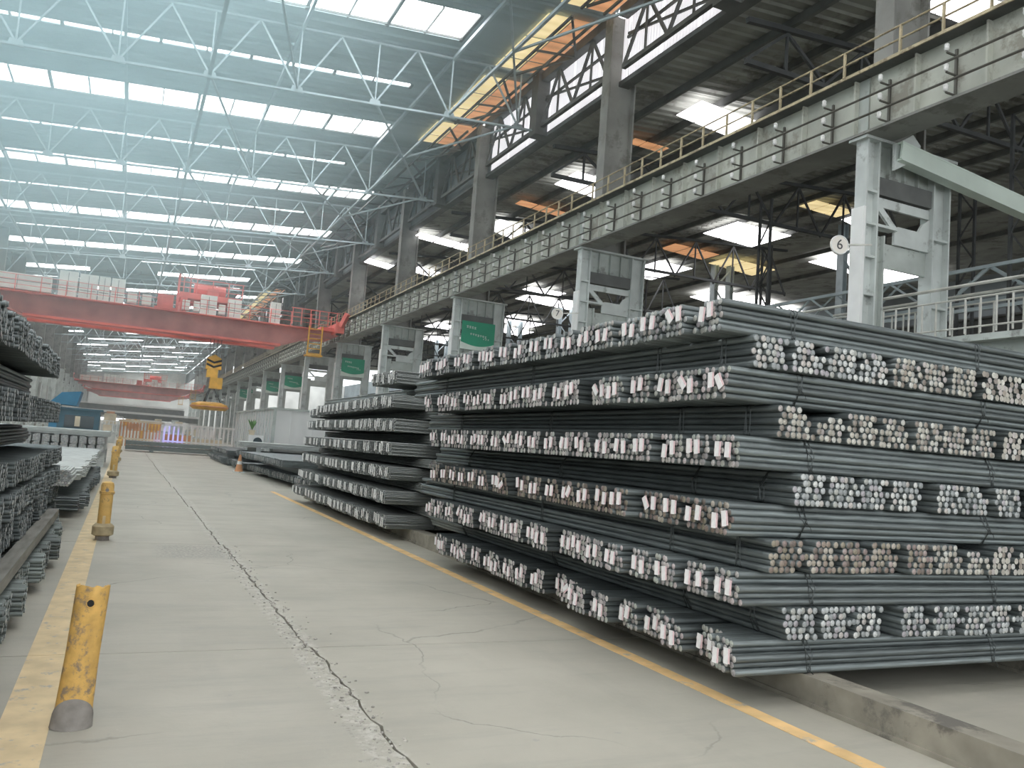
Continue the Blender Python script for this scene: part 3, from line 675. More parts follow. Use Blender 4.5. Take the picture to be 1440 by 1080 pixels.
def pack(r, width, rows, rng):
    d = 2*r*1.01; out = []; k = max(2, int(width/d))
    for i in range(rows):
        off = .5 if i % 2 else 0
        n = k-(i % 2)
        a, b = 0, n
        if i == 0: a, b = rng.choice([(0, n), (0, n), (0, n-1), (1, n)])
        elif i >= rows-1:
            w = rng.randint(max(2, n-2), max(2, n)); a = rng.randint(0, n-w); b = a+w
        elif i == rows-2: a, b = rng.choice([(0, n), (1, n), (0, n-1)])
        for j in range(a, b): out.append(((j+off)*d-(k-1)*d/2, r+i*d*.868))
    return out
def hull_loop(pts, r, x):
    c = [(p[0]+math.cos(t*math.pi/4)*r*1.12, p[1]+math.sin(t*math.pi/4)*r*1.12) for p in pts for t in range(8)]
    c = sorted(set(c))
    def half(c):
        h = []
        for p in c:
            while len(h) > 1 and (h[-1][0]-h[-2][0])*(p[1]-h[-2][1])-(h[-1][1]-h[-2][1])*(p[0]-h[-2][0]) <= 0: h.pop()
            h.append(p)
        return h
    h = half(c)[:-1]+half(c[::-1])[:-1]
    return [(x, a, b) for a, b in h]
tg = MB(); tg.box(-.006, -.003, -.023, .023, -.054, .054, 0); tg.box(-.002, 0, -.038, -.006, -.050, .051, 1); TAG = tg.mesh('tag', ['tag_white', 'tag_pink'])
tg = MB(); tg.box(-.005, 0, -.018, .018, -.075, .075, 0); TAGP = tg.mesh('tag', ['tag_plain'])
VAR = {}
def joined(r, L, width, rows, steel, end, v, n=7, sag=0):
    key = (r, L, width, rows, steel, end, v)
    if key not in VAR:
        rng = random.Random(v*17+int(L*10)); pts = pack(r, width, rows, rng); mb = MB()
        for (y, z) in pts: bar_geo(mb, r, L, n, rng.uniform(-.018, .018), y, z, chamfer=False)
        VAR[key] = (smooth(mb.mesh('bars', [steel, end]), 50), pts)
    return VAR[key]
def tags(root, rng, pts, top, mesh=TAG, tilt=.08, n=2, sp=.045):
    c = rng.uniform(-.03, .03); z0 = top*rng.uniform(.45, .62)
    for i in range(n):
        a = rng.gauss(0, tilt) if rng.random() < .93 else rng.uniform(-1.0, 1.0)
        z = z0+rng.uniform(-.02, .02)
        put('tag', mesh, root, (-.028-.004*i, c+(i-.5)*2*sp+rng.uniform(-.012, .012), z), rot=(a, 0, 0))
def bundle(loc, rotz, L, r, width, rows, steel, end, label, group, seed, single=False, tag=None, ties=(), n=7, tilt=0):
    rng = random.Random(seed)
    root = empty('bar_bundle', loc, rotz, label=label, cat='steel bundle', group=group)
    if single:
        pts = pack(r, width, rows, rng); me = bar_mesh(r, L, steel, end)
        for (y, z) in pts:
            o = put('bar', me, root, (rng.uniform(-.02, .02), y+rng.uniform(-.0006, .0006), z), rot=(rng.random()*6.28, 0, 0))
    else:
        me, pts = joined(r, L, width, rows, steel, end, rng.randint(0, 3), n); put('bars', me, root, kind='stuff')
    top = max(z for y, z in pts)+r
    for tx in ties:
        mb = MB()
        for q in range(3):
            lp = hull_loop(pts, r, tx+q*.014); lp = [(x+.02*math.sin(i*.9+q*2), y, z) for i, (x, y, z) in enumerate(lp)]
            mb.tube(lp, .0032, 4, closed=True)
        y, z = min(pts); mb.tube([(tx+.01, y-r*1.1, z+.01), (tx+.05, y-r*1.5, z-.03), (tx+.07, y-r*1.3, z-.06)], .003, 4)
        mb.build('tie_wire', 'wire', root)
    if tag: tags(root, rng, pts, top, tag, sp=.05 if tag is TAG else .04)
    return root

LAYER = ['lowest', 'second-lowest', 'third', 'fourth', 'fifth', 'topmost']
R1 = .0258
# --- main stack
XF = [3.98, 3.90, 3.89, 3.86, 3.74, 3.62]; ZB = [.205+.47*i for i in range(6)]; ZB[5] -= .01
ENDS = ['end_pink', 'end_pink', 'end_rust', 'end_pink', 'end_pink', 'end_grey']
for i in range(6):
    for j in range(19):
        rng = random.Random(1000*i+j)
        y = 4.49+.165+.337*j; dx = rng.gauss(0, .03)
        if i == 0: dx = rng.gauss(0, .05) - (.02 if j > 10 else 0)
        z = ZB[i]
        if i == 5: y = 4.49+.165+.345*j
        bundle((XF[i]+dx, y, z), 0, 9.0, R1, .318, 5, 'bar_steel', ENDS[i],
               'dark tagged bundle, %s from near corner, %s aisle-facing layer of tall tagged stack' % (ORD[j], LAYER[i]),
               'tagged bundles facing the aisle', 5000+100*i+j, single=(j < 5), tag=TAG, ties=(.62, 2.6) if j == 0 else ())
XY = [4.27, 4.08, 4.28, 4.13, 3.87]; ENDY = ['end_grey', 'end_rust', 'end_grey', 'end_beige', 'end_grey']
for i in range(5):
    x = XY[i]+.16
    for j in range(14):
        rng = random.Random(2000*i+j)
        bundle((x, 4.47+rng.gauss(0, .012), .44+.47*i), R(90), 7.4, R1, .318, 5 if rng.random() < .9 else 4, 'bar_steel', (ENDY[i] if not (i == 1 and j > 4) else 'end_beige') if not (i == 4 and j > 3) else 'end_beige',
               'untagged bare-ended bundle, %s from aisle, %s end-on layer of tall tagged stack' % (ORD[j], LAYER[i] if i < 4 else 'top'),
               'bundles with bare ends facing the camera', 8000+100*i+j, single=(j < 7), tag=None, ties=(.30, 1.1, 3.4, 6) if j == 0 else ())
        x += .337+(.14 if rng.random() < .13 else 0)
# --- skid beams
for n_, (x, ya, yb, nm) in enumerate(((4.62, 1.2, 22.5, 'long low grey beam nearest the aisle carrying the bar stacks'), (7.5, 2.0, 22.5, 'long low grey beam second from the aisle under the bar stacks'), (10.6, 2.0, 22.5, 'long low grey beam farthest from the aisle under the bar stacks'))):
    m = MB(); m.box(x-.11, x+.11, ya, yb, 0, .2); m.box(x-.13, x+.13, ya, yb, .0, .03)
    props(m.build('skid_beam', 'skid'), nm, 'beam', 'skid beams under the bar stacks')
# --- second stack
R2 = .0155
ZB2 = [.2+.405*i for i in range(7)]
rest = MB()
def merge(mb, me, mtx):
    o = len(mb.v); mb.v += [tuple(mtx @ v.co) for v in me.vertices]
    for p in me.polygons: mb.f.append([i+o for i in p.vertices]); mb.mi.append(p.material_index)
L7 = ['lowest', 'second', 'third', 'fourth', 'fifth', 'sixth', 'topmost']
for i in range(7):
    nj = 28 if i < 6 else 5
    for j in range(nj):
        rng = random.Random(300*i+j); x = 4.03+rng.gauss(0, .03)+(.05*i if j > 20 else 0); y = 13.35+.15+.288*j; z = ZB2[i]
        if i == 5: z -= .10*(j/27)
        if j < 7:
            bundle((x, y, z), 0, 8.2, R2, .27, 8, 'bar_steel_mid', 'end_grey', 'thin-bar bundle with pale tags, %s along, %s layer of farther stack' % (ORD[j], L7[i]),
                   'thin-bar bundles of the farther stack', 15000+50*i+j, tag=TAGP, n=6, ties=(.85,) if j == 0 else ())
        else:
            me, pts = joined(R2, 8.2, .27, 8, 'bar_steel_mid', 'end_grey', rng.randint(0, 3), 6)
            merge(rest, me, Matrix.Translation((x, y, z)))
            for q in (-.04, .04): rest.box(x-.05, x-.043, y+q-.018, y+q+.018, z+.05, z+.20, 2)
for i in range(6):
    for j in range(4):
        rng = random.Random(700*i+j); x = 4.58+.15+.29*j+rng.uniform(-.1, .1)
        loc = (x, 12.85+rng.uniform(-.15, .15), ZB2[i]+.245)
        if j < 2:
            bundle(loc, R(90), 8.6, .0135, .27, 6, 'bar_steel_mid', 'end_grey', 'thin-bar bundle end, %s from aisle, %s cross layer between the two tall stacks' % (ORD[j], L7[i]),
                   'cross bundles of the farther stack', 17000+50*i+j, n=6)
        else:
            me, pts = joined(.0135, 8.6, .27, 6, 'bar_steel_mid', 'end_grey', rng.randint(0, 3), 6); merge(rest, me, Matrix.Translation(loc) @ Matrix.Rotation(R(90), 4, 'Z'))
    for j in range(4): 
        me, pts = joined(.0135, 8.6, .27, 6, 'bar_steel_mid', 'end_grey', j, 6); merge(rest, me, Matrix.Translation((6.5+1.6*j, 12.95, ZB2[i]+.245)) @ Matrix.Rotation(R(90), 4, 'Z'))
props(put('bar_bundles', smooth(rest.mesh('bar_bundles', ['bar_steel_mid', 'end_grey', 'tag_plain']), 50)), 'remaining thin-bar bundles farther along the second stack', 'steel bundle', kind='stuff')

# --- left stack beside the aisle (bars run away to the left, ends face the aisle)
lr = MB(); BM = {}
def left_layer(xf, ya, yb, z, end='end_dull', steel='bar_steel', indiv=0, jit=.05, lname='', r=.0195, rows=6, w=.27, L=7.0):
    y = ya; j = 0
    while y < yb:
        rng = random.Random(int(z*1000)+j*7+int(xf*100)); x = xf+rng.gauss(0, jit)
        if indiv and y > 5.9 and indiv > 0:
            bundle((x, y, z), R(180), L, r, w, rows, steel, end, 'dull bundle, %s along, %s' % (ORD[j], lname), 'bundles of the stack beside the bollards', 21000+int(z*1000)+j, n=8)
            indiv -= 1
        else:
            me, pts = joined(r, L, w, rows, steel, end, rng.randint(0, 3), 8 if y < 14 else 6)
            k = (me.name); 
            merge(lr, me, Matrix.Translation((x, y, z)) @ Matrix.Rotation(R(180), 4, 'Z'))
        y += .29; j += 1
left_layer(-.62, 4.5, 12.6, .10, indiv=22, jit=.04, lname='bottom layer of bar stack beside the bollards', steel='bar_steel_green')
m = MB(); m.box(-.78, -.66, 4.4, 12.0, .375, .475); props(m.build('spacer_beam', 'timber'), 'long squared spacer beam lying on the bottom bundles beside the bollards', 'beam')
m = MB(); m.box(-5.6, -5.4, 4.4, 13, 0, .1); m.box(-1.6, -1.4, 4.4, 13, 0, .1); props(m.build('floor_batten', 'timber'), 'low battens on the floor under the stack beside the bollards', 'batten')
left_layer(-.80, 4.5, 11.8, .48, jit=.018)
left_layer(-.78, 4.5, 13.4, .76, jit=.018)
left_layer(-.80, 4.5, 13.6, 1.02, indiv=14, jit=.018, lname='knee-high layer of bar stack beside the bollards')
left_layer(-.80, 4.5, 12.3, 1.56, indiv=14, jit=.018, lname='chest-high layer of bar stack beside the bollards', rows=7)
left_layer(-.80, 4.5, 11.2, 2.09, indiv=14, jit=.022, lname='top layer of bar stack beside the bollards', rows=7)
left_layer(-.84, 12.9, 15.2, .10)
left_layer(-.86, 13.8, 15.2, .365)
for (z, x0, ya, L_) in ((1.29, -1.05, 2.2, 9.9), (1.86, -.98, 2.2, 8.6)):
    for j in range(5):
        bundle((x0-.3*j-.15, ya+.1*(j % 2), z), R(90), L_, .0195, .27, 6 if z < 1.5 else 5, 'bar_steel', 'end_dull', 'lengthwise dark bundle, %s from aisle, %s cross layer of bollard-side stack' % (ORD[j], 'lower' if z < 1.5 else 'upper'),
               'lengthwise bundles of the stack beside the bollards', 26000+int(z*100)+j, n=8)
props(put('bar_bundles', smooth(lr.mesh('bar_bundles', ['bar_steel', 'end_dull']), 50)), 'remaining dark bar bundles inside the stack beside the bollards', 'steel bundle', kind='stuff')
# pale flat pile further on
lr = MB()
for (z, xf) in ((.12, -.55), (.62, -.62)):
    y = 15.6
    while y < 27:
        rng = random.Random(int(y*10)+int(z*100)); me, pts = joined(.02, 5.0, .27, 6, 'bar_steel_pale', 'end_grey', rng.randint(0, 3), 6)
        n0 = len(lr.mi)
        merge(lr, me, Matrix.Translation((xf+rng.gauss(0, .04), y, z)) @ Matrix.Rotation(R(180), 4, 'Z')); y += .29
        if z < .5: lr.mi[n0:] = [2 if q == 0 else q for q in lr.mi[n0:]]
for x in (-1.4, -3.4, -4.9): lr.box(x-.1, x+.1, 15.4, 27.2, 0, .12); lr.box(x-.1, x+.1, 15.4, 27.2, .38, .62)
props(put('bar_bundles', smooth(lr.mesh('bar_bundles', ['bar_steel_pale', 'end_grey', 'bar_steel']), 50)), 'low two-layer pile of pale bar bundles past the stack beside the bollards', 'steel bundle', kind='stuff')
bundle((-.80, 14.0, .615), R(90), 1.2, .02, .36, 7, 'bar_steel_pale', 'end_grey', 'short stubby pale bundle with ends to camera behind the stack beside bollards', 'short bundles', 27001, single=True)
lr = MB()
for i in range(2):
    for j in range(16):
        me, pts = joined(.018, 6.0, .285, 8, 'bar_steel_pale', 'end_grey', j % 4, 6); merge(lr, me, Matrix.Translation((-.75-.288*j, 33+.02*(j % 3), .55+.265*i)) @ Matrix.Rotation(R(90), 4, 'Z'))
for k in range(8):
    me, pts = joined(.018, 6.0, .27, 6, 'bar_steel_pale', 'end_grey', k % 4, 6); merge(lr, me, Matrix.Translation((-.5, 33.3+.3*k, 1.11)) @ Matrix.Rotation(R(180), 4, 'Z'))
for y in (33.6, 38): lr.box(-6, -.6, y, y+.2, 0, .55)
props(put('bar_bundles', smooth(lr.mesh('bar_bundles', ['bar_steel_pale', 'end_grey']), 50)), 'pale bar pile with ends toward camera, in front of the blue shed', 'steel bundle', kind='stuff')

# piles past the second stack on the far side of the aisle
def pile(layers, label, steel='bar_steel', end='end_grey', L=6.5, n=5):
    mb = MB()
    for (xf, ya, yb, z, slope) in layers:
        y = ya
        while y < yb:
            rng = random.Random(int(y*100)+int(z*50)); me, pts = joined(.022, L, .27, 6, steel, end, rng.randint(0, 3), n)
            merge(mb, me, Matrix.Translation((xf+slope*(y-ya)+rng.gauss(0, .06), y, z))); y += .30
            for q in (-.04, .04):
                if rng.random() < .7: mb.box(xf+slope*(y-ya)-.07, xf+slope*(y-ya)-.06, y+q-.02, y+q+.02, z+.08, z+.2, 1)
        for x in (xf+.12*L, xf+.7*L): mb.box(x-.1, x+.1, ya, yb, max(0, z-.22), z)
    return props(put('bar_bundles', smooth(mb.mesh('bar_bundles', [steel, end]), 50)), label, 'steel bundle', kind='stuff')
pile([(5.0, 24.6, 35, .15, -.03), (4.6, 27, 36, .62, -.01)], 'two-layer bar pile on the floor just past the farther tall stack')
pile([(4.6, 36.5, 41.5, .12, .01), (4.9, 38, 41.5, .58, 0)], 'bar pile with cone in front, farther along the same side of the aisle')
pile([(4.5, 42, 51, .12, .01), (4.6, 42, 51, .5, .01)], 'short bar pile squeezed between aisle and white cabin', L=1.7)
pile([(4.9, 38.6, 41.6, 1.0, 0)], 'upper pale layer of bars in front of the white cabin', steel='bar_steel_pale', L=5)
lr = MB()
for j in range(5):
    for i in range(2):
        me, pts = joined(.024, 9.0, .27, 6, 'bar_steel_green', 'end_dull', j % 4, 6); merge(lr, me, Matrix.Translation((.1+.2*(j % 2), 56+.3*j, .1+.3*i)))
for x in (1.5, 5, 8): lr.box(x, x+.2, 55.8, 57.5, 0, .1); lr.box(x, x+.2, 55.8, 57.5, .37, .4)
props(put('bar_bundles', smooth(lr.mesh('bar_bundles', ['bar_steel_green', 'end_dull']), 50)), 'greenish bars lying across the end of the aisle before white fence', 'steel bundle', kind='stuff')

# ------------------------------------------------------------------ bollards
def bollard_plate(loc, h, r, lean, label, hole=True, collar=False):
    """half-round steel pipe post, open to the back, with a hole near its cut top"""
    t = empty('bollard', loc, label=label, cat='bollard', group='yellow bollards along the aisle')
    t.rotation_euler = (R(lean[0]), R(lean[1]), 0)
    n = 20; a0, a1 = R(160), R(380); m = MB(); rr = random.Random(4)
    # front half pipe, outer and inner skins
    zs = [.0, h*.14, h*.5, h*.80, h*.86, h*.92, h]
    for skin, rad in ((0, r), (1, r-.014)):
        o = len(m.v)
        for z in zs:
            for i in range(n+1):
                a = a0+(a1-a0)*i/n; w = 1+.22*max(0, 1-z/(h*.25))
                m.v.append((math.cos(a)*rad*w, math.sin(a)*rad*w*.75+.06, z+(rr.uniform(-.008, .008) if z == h else 0)))
        for k in range(len(zs)-1):
            for i in range(n):
                pass
                q = [o+k*(n+1)+i, o+k*(n+1)+i+1, o+(k+1)*(n+1)+i+1, o+(k+1)*(n+1)+i]
                m.f.append(q if skin == 0 else q[::-1]); m.mi.append(0)
    N1 = (n+1)*len(zs)
    for i in range(n): k = (len(zs)-1)*(n+1); m.f.append([k+i, k+i+1, N1+k+i+1, N1+k+i]); m.mi.append(0)
    for k in range(len(zs)-1):
        for i in (0, n): m.f.append([k*(n+1)+i, (k+1)*(n+1)+i, N1+(k+1)*(n+1)+i, N1+k*(n+1)+i]); m.mi.append(0)
    put('post', smooth(m.mesh('post', 'bollard'), 50), t)
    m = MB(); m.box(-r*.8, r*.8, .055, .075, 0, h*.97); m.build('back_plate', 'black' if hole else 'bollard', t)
    # bare base shoe, arched top
    m = MB(); o = 0
    for j, (rad, off) in enumerate(((r*1.26, 0), (r*1.26, 1))):
        for i in range(n+1):
            a = a0+(a1-a0)*i/n; c = max(0, 1-((i-n/2)/(n/2))**2); z = 0 if j == 0 else h*(.02+.20*c); w = 1.0 if j == 0 else 1-.13*c
            m.v.append((math.cos(a)*rad*w, math.sin(a)*rad*w*.78+.06, z))
    for i in range(n): m.f.append([i, i+1, n+1+i+1, n+1+i]); m.mi.append(0)
    put('base_shoe', smooth(m.mesh('base_shoe', 'bollard_base'), 50), t)
    if hole:
        yf = -r*.75+.06
        m = MB(); m.prism([(math.cos(x)*r*.22, h*.885+math.sin(x)*r*.24) for x in [i*math.pi/8 for i in range(16)]], 'y', yf-.004, yf+.01); m.build('hole', 'black', t)
        m = MB(); m.tube([(math.cos(x)*r*.24, yf-.002, h*.885+math.sin(x)*r*.26) for x in [i*math.pi/8 for i in range(16)]], .004, 5, closed=True); m.build('hole_rim', 'bollard', t)
bollard_plate((-.10, 4.93, 0), .735, .082, (0, 2.5), 'nearest yellow half-pipe bollard, chipped, with hole near its top')
def bollard_round(loc, h, r, label):
    t = empty('bollard', loc, label=label, cat='bollard', group='yellow bollards along the aisle'); n = 14
    m = MB(); m.tube([(0, 0, 0), (0, 0, h*.5), (0, 0, h*.93), (0, 0, h*.98), (0, 0, h)], [r, r, r, r*.85, r*.5], n); put('post', smooth(m.mesh('post', 'bollard_clean'), 40), t)
    m = MB(); m.tube([(0, 0, .0), (0, 0, .07)], [r*1.05, r*1.05], n); m.build('foot', 'bollard_base', t)
    m = MB(); m.tube([(0, 0, .06), (0, 0, .08), (0, 0, .19), (0, 0, .23)], [r*1.2, r*1.65, r*1.65, r*1.15], n); put('collar', smooth(m.mesh('collar', 'collar'), 40), t)
    m = MB(); m.tube([(0, -r*1.02, h*.86), (0, -r*1.02-.015, h*.86)], r*.28, 10); m.build('eyelet', 'bollard_base', t)
    m = MB(); m.box(-r*.22, r*.22, -r*1.14, -r*.9, .16, h*.42); m.build('hasp', 'paint_pale', t)
    m = MB()
    for i in range(2):
        m.tube([(r*1.05*math.cos(a), r*1.05*math.sin(a), h*.80+.02*i) for a in [k*math.pi/8 for k in range(16)]], .01, 5, closed=True)
    m.build('band', 'bollard_clean', t)
bollard_round((-.14, 12.75, 0), .80, .085, 'second yellow bollard with round pale collar, beside the floor joint')
bollard_round((-.20, 27.2, 0), .95, .10, 'third yellow bollard, beside the pale bar pile')
bollard_round((-.20, 38.5, 0), .95, .10, 'fourth yellow bollard, far along the aisle edge')
bollard_round((-.20, 50.5, 0), .95, .10, 'farthest yellow bollard, by the crosswise bars')

# ------------------------------------------------------------------ overhead crane
def crane(y, label):
    t = empty('overhead_crane', (0, y, 0), label=label, cat='crane', group='red overhead cranes')
    def part(nm, mn, fn, parent=t):
        m = MB(); fn(m); return m.build(nm, mn, parent)
    for yy, nm in ((0, 'near_girder'), (2.6, 'rear_girder')):
        prof = [(-10.2, 8.75), (-8.2, 8.6), (-6.4, 7.9), (9.0, 7.9), (10.8, 8.6), (12.6, 8.75), (12.6, 9.15), (-10.2, 9.15)]
        g_ = part('girder', 'crane_web', lambda m: m.prism(prof, 'y', yy, yy+.6))
        part('bottom_flange', 'crane_red', lambda m: m.box(-6.4, 9.0, yy-.12, yy+.72, 7.76, 7.9), g_)
        part('top_flange', 'crane_red', lambda m: m.box(-10.2, 12.6, yy-.15, yy+.75, 9.13, 9.22), g_)
    part('walkway', 'crane_red', lambda m: m.box(-9.8, 12.4, -.85, -.15, 9.1, 9.16))
    for x in (-10.2, 12.4):
        e = part('end_carriage', 'crane_red', lambda m: (m.box(x, x+.55, -1.6, 4.6, 8.95, 9.65), m.box(x-.9 if x > 0 else x+.5, x+.1 if x > 0 else x+1.4, -.8, 3.6, 9.1, 9.35)))
        for wy in (-1.2, 4.1):
            part('wheel', 'steel_dark', lambda m: m.tube([(x+.12, wy, 8.95+1.27 if False else 10.3-1.2), (x+.42, wy, 9.1)], .28, 12), e)
        part('buffer', 'crane_red', lambda m: m.bar((x+.3, -1.6, 9.4), (x+.6, -2.0, 10.3), .3), e)
    rail = MB()
    for i in range(17): rail.bar((-9.6+1.36*i, -.82, 9.15), (-9.6+1.36*i, -.82, 10.1), .045)
    for z in (9.5, 9.8, 10.1): rail.bar((-9.6, -.82, z), (12.3, -.82, z), .03)
    rail.build('guard_rail', 'crane_red', t)
    for (a, b_, z0, z1) in ((-8.6, -5.0, 9.25, 10.2), (-4.62, -3.62, 9.15, 10.75), (-3.5, -2.5, 9.15, 10.7), (-2.42, -1.8, 9.15, 10.7), (-1.72, -.95, 9.15, 10.7), (3.6, 4.6, 9.15, 10.45), (5.3, 6.15, 9.15, 10.4), (8.05, 8.72, 9.15, 10.6)):
        c = part('cabinet', 'cabinet', lambda m: m.box(a, b_, -.70, -.18, z0, z1))
        part('door_seam', 'steel_dark', lambda m: (m.box((a+b_)/2-.012, (a+b_)/2+.012, -.712, -.70, z0+.1, z1-.1), m.box(a+.05, b_-.05, -.712, -.70, z0+.5, z0+.53)), c)
    for (a, b_) in ((-.75, -.2), (.1, .65), (2.5, 2.95), (3.2, 3.55), (4.75, 5.15)): part('control_box', 'cabinet', lambda m: (m.box(a, b_, -.7, -.2, 9.3, 9.95), m.box(a+.08, b_-.08, -.72, -.7, 9.4, 9.7)))
    part('motor_box', 'crane_red', lambda m: (m.box(1.0, 1.95, -.7, -.1, 9.3, 10.1), m.box(.85, 2.1, -.75, -.05, 9.2, 9.3)))
    tr_ = part('trolley', 'crane_red', lambda m: (m.box(2.3, 6.2, -.1, 3.3, 10.15, 10.55), m.box(2.4, 2.8, -.1, 3.3, 9.22, 10.15), m.box(5.7, 6.1, -.1, 3.3, 9.22, 10.15), m.tube([(3.2, 1, 10.95), (5.2, 1, 10.95)], .4, 10), m.box(4.0, 4.7, -.05, .5, 10.55, 11.0)))
    r2 = MB()
    for x in (2.2, 2.5, 2.9, 3.3, 4.3, 5.3, 6.2):
        r2.bar((x, -.12, 10.55), (x, -.12, 11.5), .06)
    for z in (10.85, 11.2, 11.5): r2.bar((2.2, -.12, z), (6.3, -.12, z), .05)
    r2.bar((2.2, -.12, 9.2), (2.2, -.12, 11.7), .14); r2.build('trolley_rail', 'crane_red', tr_)
    def ladder(m):
        for x in (10.7, 11.6): m.bar((x, -.9, 7.3), (x, -.9, 9.3), .09)
        for i in range(6): m.bar((10.7, -.9, 7.4+.34*i), (11.6, -.9, 7.4+.34*i), .06)
        m.box(10.6, 11.7, -1.2, -.3, 7.22, 7.32)
    part('ladder', 'crane_yellow', ladder)
    part('end_rail', 'crane_red', lambda m: [m.bar((9.4+.6*i, -1.5, 9.2), (9.4+.6*i, -1.5, 10.3), .05) for i in range(6)]+[m.bar((9.3, -1.5, z), (12.6, -1.5, z), .05) for z in (9.7, 10.3)])
    return t
c1 = crane(58, 'nearest red overhead crane bridge with pale cabinets and trolley')
copy_tree(c1, (0, 172, 0), label='distant red overhead crane with lit underside, the first one behind', cat='crane', group='red overhead cranes')
copy_tree(c1, (0, 212, 0), label='farthest red overhead crane near the pale end wall', cat='crane', group='red overhead cranes')
# lifting magnet
mg = empty('lifting_magnet', (4.95, 59.2, 3.0), label='yellow lifting magnet and striped hook block hanging from the crane', cat='magnet')
def mp(nm, mn, fn, sm=True):
    m = MB(); fn(m); me = m.mesh(nm, mn); put(nm, smooth(me) if sm else me, mg)
mp('magnet_disc', 'crane_yellow', lambda m: m.tube([(0, 0, .0), (0, 0, .12), (0, 0, .38), (0, 0, .52)], [1.05, 1.2, 1.15, .7], 24))
mp('rim_band', 'pallet_orange', lambda m: m.tube([(1.2*math.cos(a), 1.2*math.sin(a), .2) for a in [k*math.pi/12 for k in range(24)]], .06, 6, closed=True))
for q in range(3): mp('chain', 'wire', lambda m: m.bar((.7*math.cos(q*2.1), .7*math.sin(q*2.1), .5), (.1*math.cos(q*2.1), .1*math.sin(q*2.1), 1.6), .07), False)
mp('hook_shank', 'steel_dark', lambda m: m.tube([(0, 0, 1.5), (.14, 0, 1.55), (.18, 0, 1.75), (0, 0, 1.95), (0, 0, 2.2)], .08, 8))
mp('hook_block', 'crane_yellow', lambda m: (m.box(-.15, .65, -.35, .35, 1.45, 2.2), m.box(-.4, .3, -.3, .3, 2.2, 2.75)), False)
mp('sheave_guard', 'crane_yellow', lambda m: m.prism([(-.5, 2.75), (.5, 2.75), (.45, 3.5), (0, 3.75), (-.45, 3.5)], 'y', -.3, .3), False)
for z in (2.85, 3.15): mp('chevron', 'black', lambda m: m.prism([(-.48, z+.3), (-.48, z+.16), (0, z-.02), (.48, z+.16), (.48, z+.3), (0, z+.12)], 'y', -.32, -.30), False)
for x in (-.3, -.1, .1, .3): mp('rope', 'wire', lambda m: m.bar((x, 0, 3.5), (x*1.6, .0, 7.2), .03), False)

# ------------------------------------------------------------------ far background
f = empty('fence', (0, 66, 0), label='white picket fence across the far end of the aisle', cat='fence', group='white fences')
pk = MB(); pk.box(-.06, .06, -.02, .02, .05, 1.9); pkm = pk.mesh('picket', 'white')
for i in range(32): put('picket', pkm, f, (2.6+.32*i, 0, 0))
m = MB(); m.box(2.4, 12.8, -.03, .03, 1.78, 1.92); m.box(2.4, 12.8, -.03, .03, .55, .67); m.build('rail', 'white', f)
pk = MB(); pk.box(-.05, .05, -.02, .02, .05, 1.85); pkm = pk.mesh('picket', 'pallet_orange')
f2 = empty('fence', (0, 66, 0), label='red slatted fence section left of the white picket fence', cat='fence')
for i in range(13): put('picket', pkm, f2, (-.35+.22*i, 0, 0))
m = MB(); m.box(-.5, 2.5, -.03, .03, 1.8, 1.95); m.box(-.5, 2.5, -.03, .03, .55, .67); m.build('rail', 'beige', f2)
# blue shed
b = empty('blue_shed', (-2.7, 60, 0), label='small blue operator shed with dark window band', cat='shed')
m = MB(); m.box(-1.6, 1.1, 0, 2.5, 0, 2.3); m.build('body', 'blue_dark', b)
m = MB(); m.box(-1.75, -1.3, -.1, 2.6, 0, 2.75); m.build('corner_post', 'blue', b)
m = MB(); m.prism([(-1.9, 2.6), (-1.2, 3.35), (-.1, 3.5), (-.3, 2.55)], 'y', -.2, 2.6); m.build('hood', 'blue', b)
m = MB(); m.box(-1.4, 1.25, -.15, 2.6, 2.3, 2.42); m.build('roof', 'blue_dark', b)
m = MB(); m.box(-.9, .8, -.03, 0, 1.15, 1.95); m.build('window', 'glass_dark', b)
m = MB(); m.box(-.3, .0, -.05, -.03, 1.25, 1.9); m.build('notice', 'beige', b)
# white cabin
c = empty('white_cabin', (6.6, 42, 0), label='white container cabin behind the bar piles', cat='cabin')
m = MB()
m.box(0, 6, 0, 16, 0.1, 2.9); m.build('body', 'cabin_white', c)
m = MB(); m.box(-.08, 6.1, -.08, 16.1, 2.9, 3.0); m.build('roof', 'steel_paint', c)
for i in range(16): m = MB(); m.box(-.03, 0, .35+.97*i, .41+.97*i, .1, 2.9); m.build('rib', 'steel_pale', c)
for i in range(5): m = MB(); m.box(.8+1.1*i, .86+1.1*i, -.03, 0, .1, 2.9); m.build('rib', 'cabin_white', c)
m = MB(); m.box(-.06, .06, -.06, .06, .1, 2.9); m.build('corner_post', 'steel_paint', c)
a = empty('cooling_unit', (5.9, 42.8, .9), label='white cooling unit beside the white cabin', cat='air conditioner')
m = MB(); m.box(-.35, .35, -.2, .25, 0, .65); m.build('body', 'white', a)
m = MB(); m.tube([(.08, -.21, .33), (.08, -.23, .33)], .22, 16); m.build('fan', 'glass_dark', a)
m = MB(); m.box(-.4, .4, -.25, .3, -.9, 0); m.build('stand', 'steel_paint', a)
p = empty('potted_plant', (5.8, 43.6, 1.55), label='green leafy plant above the cooling unit by the cabin', cat='plant')
m = MB(); m.tube([(0, 0, -.01), (0, 0, .25)], [.12, .18], 10); m.build('pot', 'beige', p)
rr = random.Random(9); m = MB()
for i in range(26):
    a_ = rr.random()*6.28; l = rr.uniform(.3, .6); e = Vector((math.cos(a_)*l*.5, math.sin(a_)*l*.5, .25+l)); s_ = Vector((math.sin(a_)*.05, -math.cos(a_)*.05, 0))
    q = Vector((0, 0, .24)); md = q.lerp(e, .6)+Vector((0, 0, .06)); m.add([q, md+s_, e, md-s_], [(0, 1, 2, 3)])
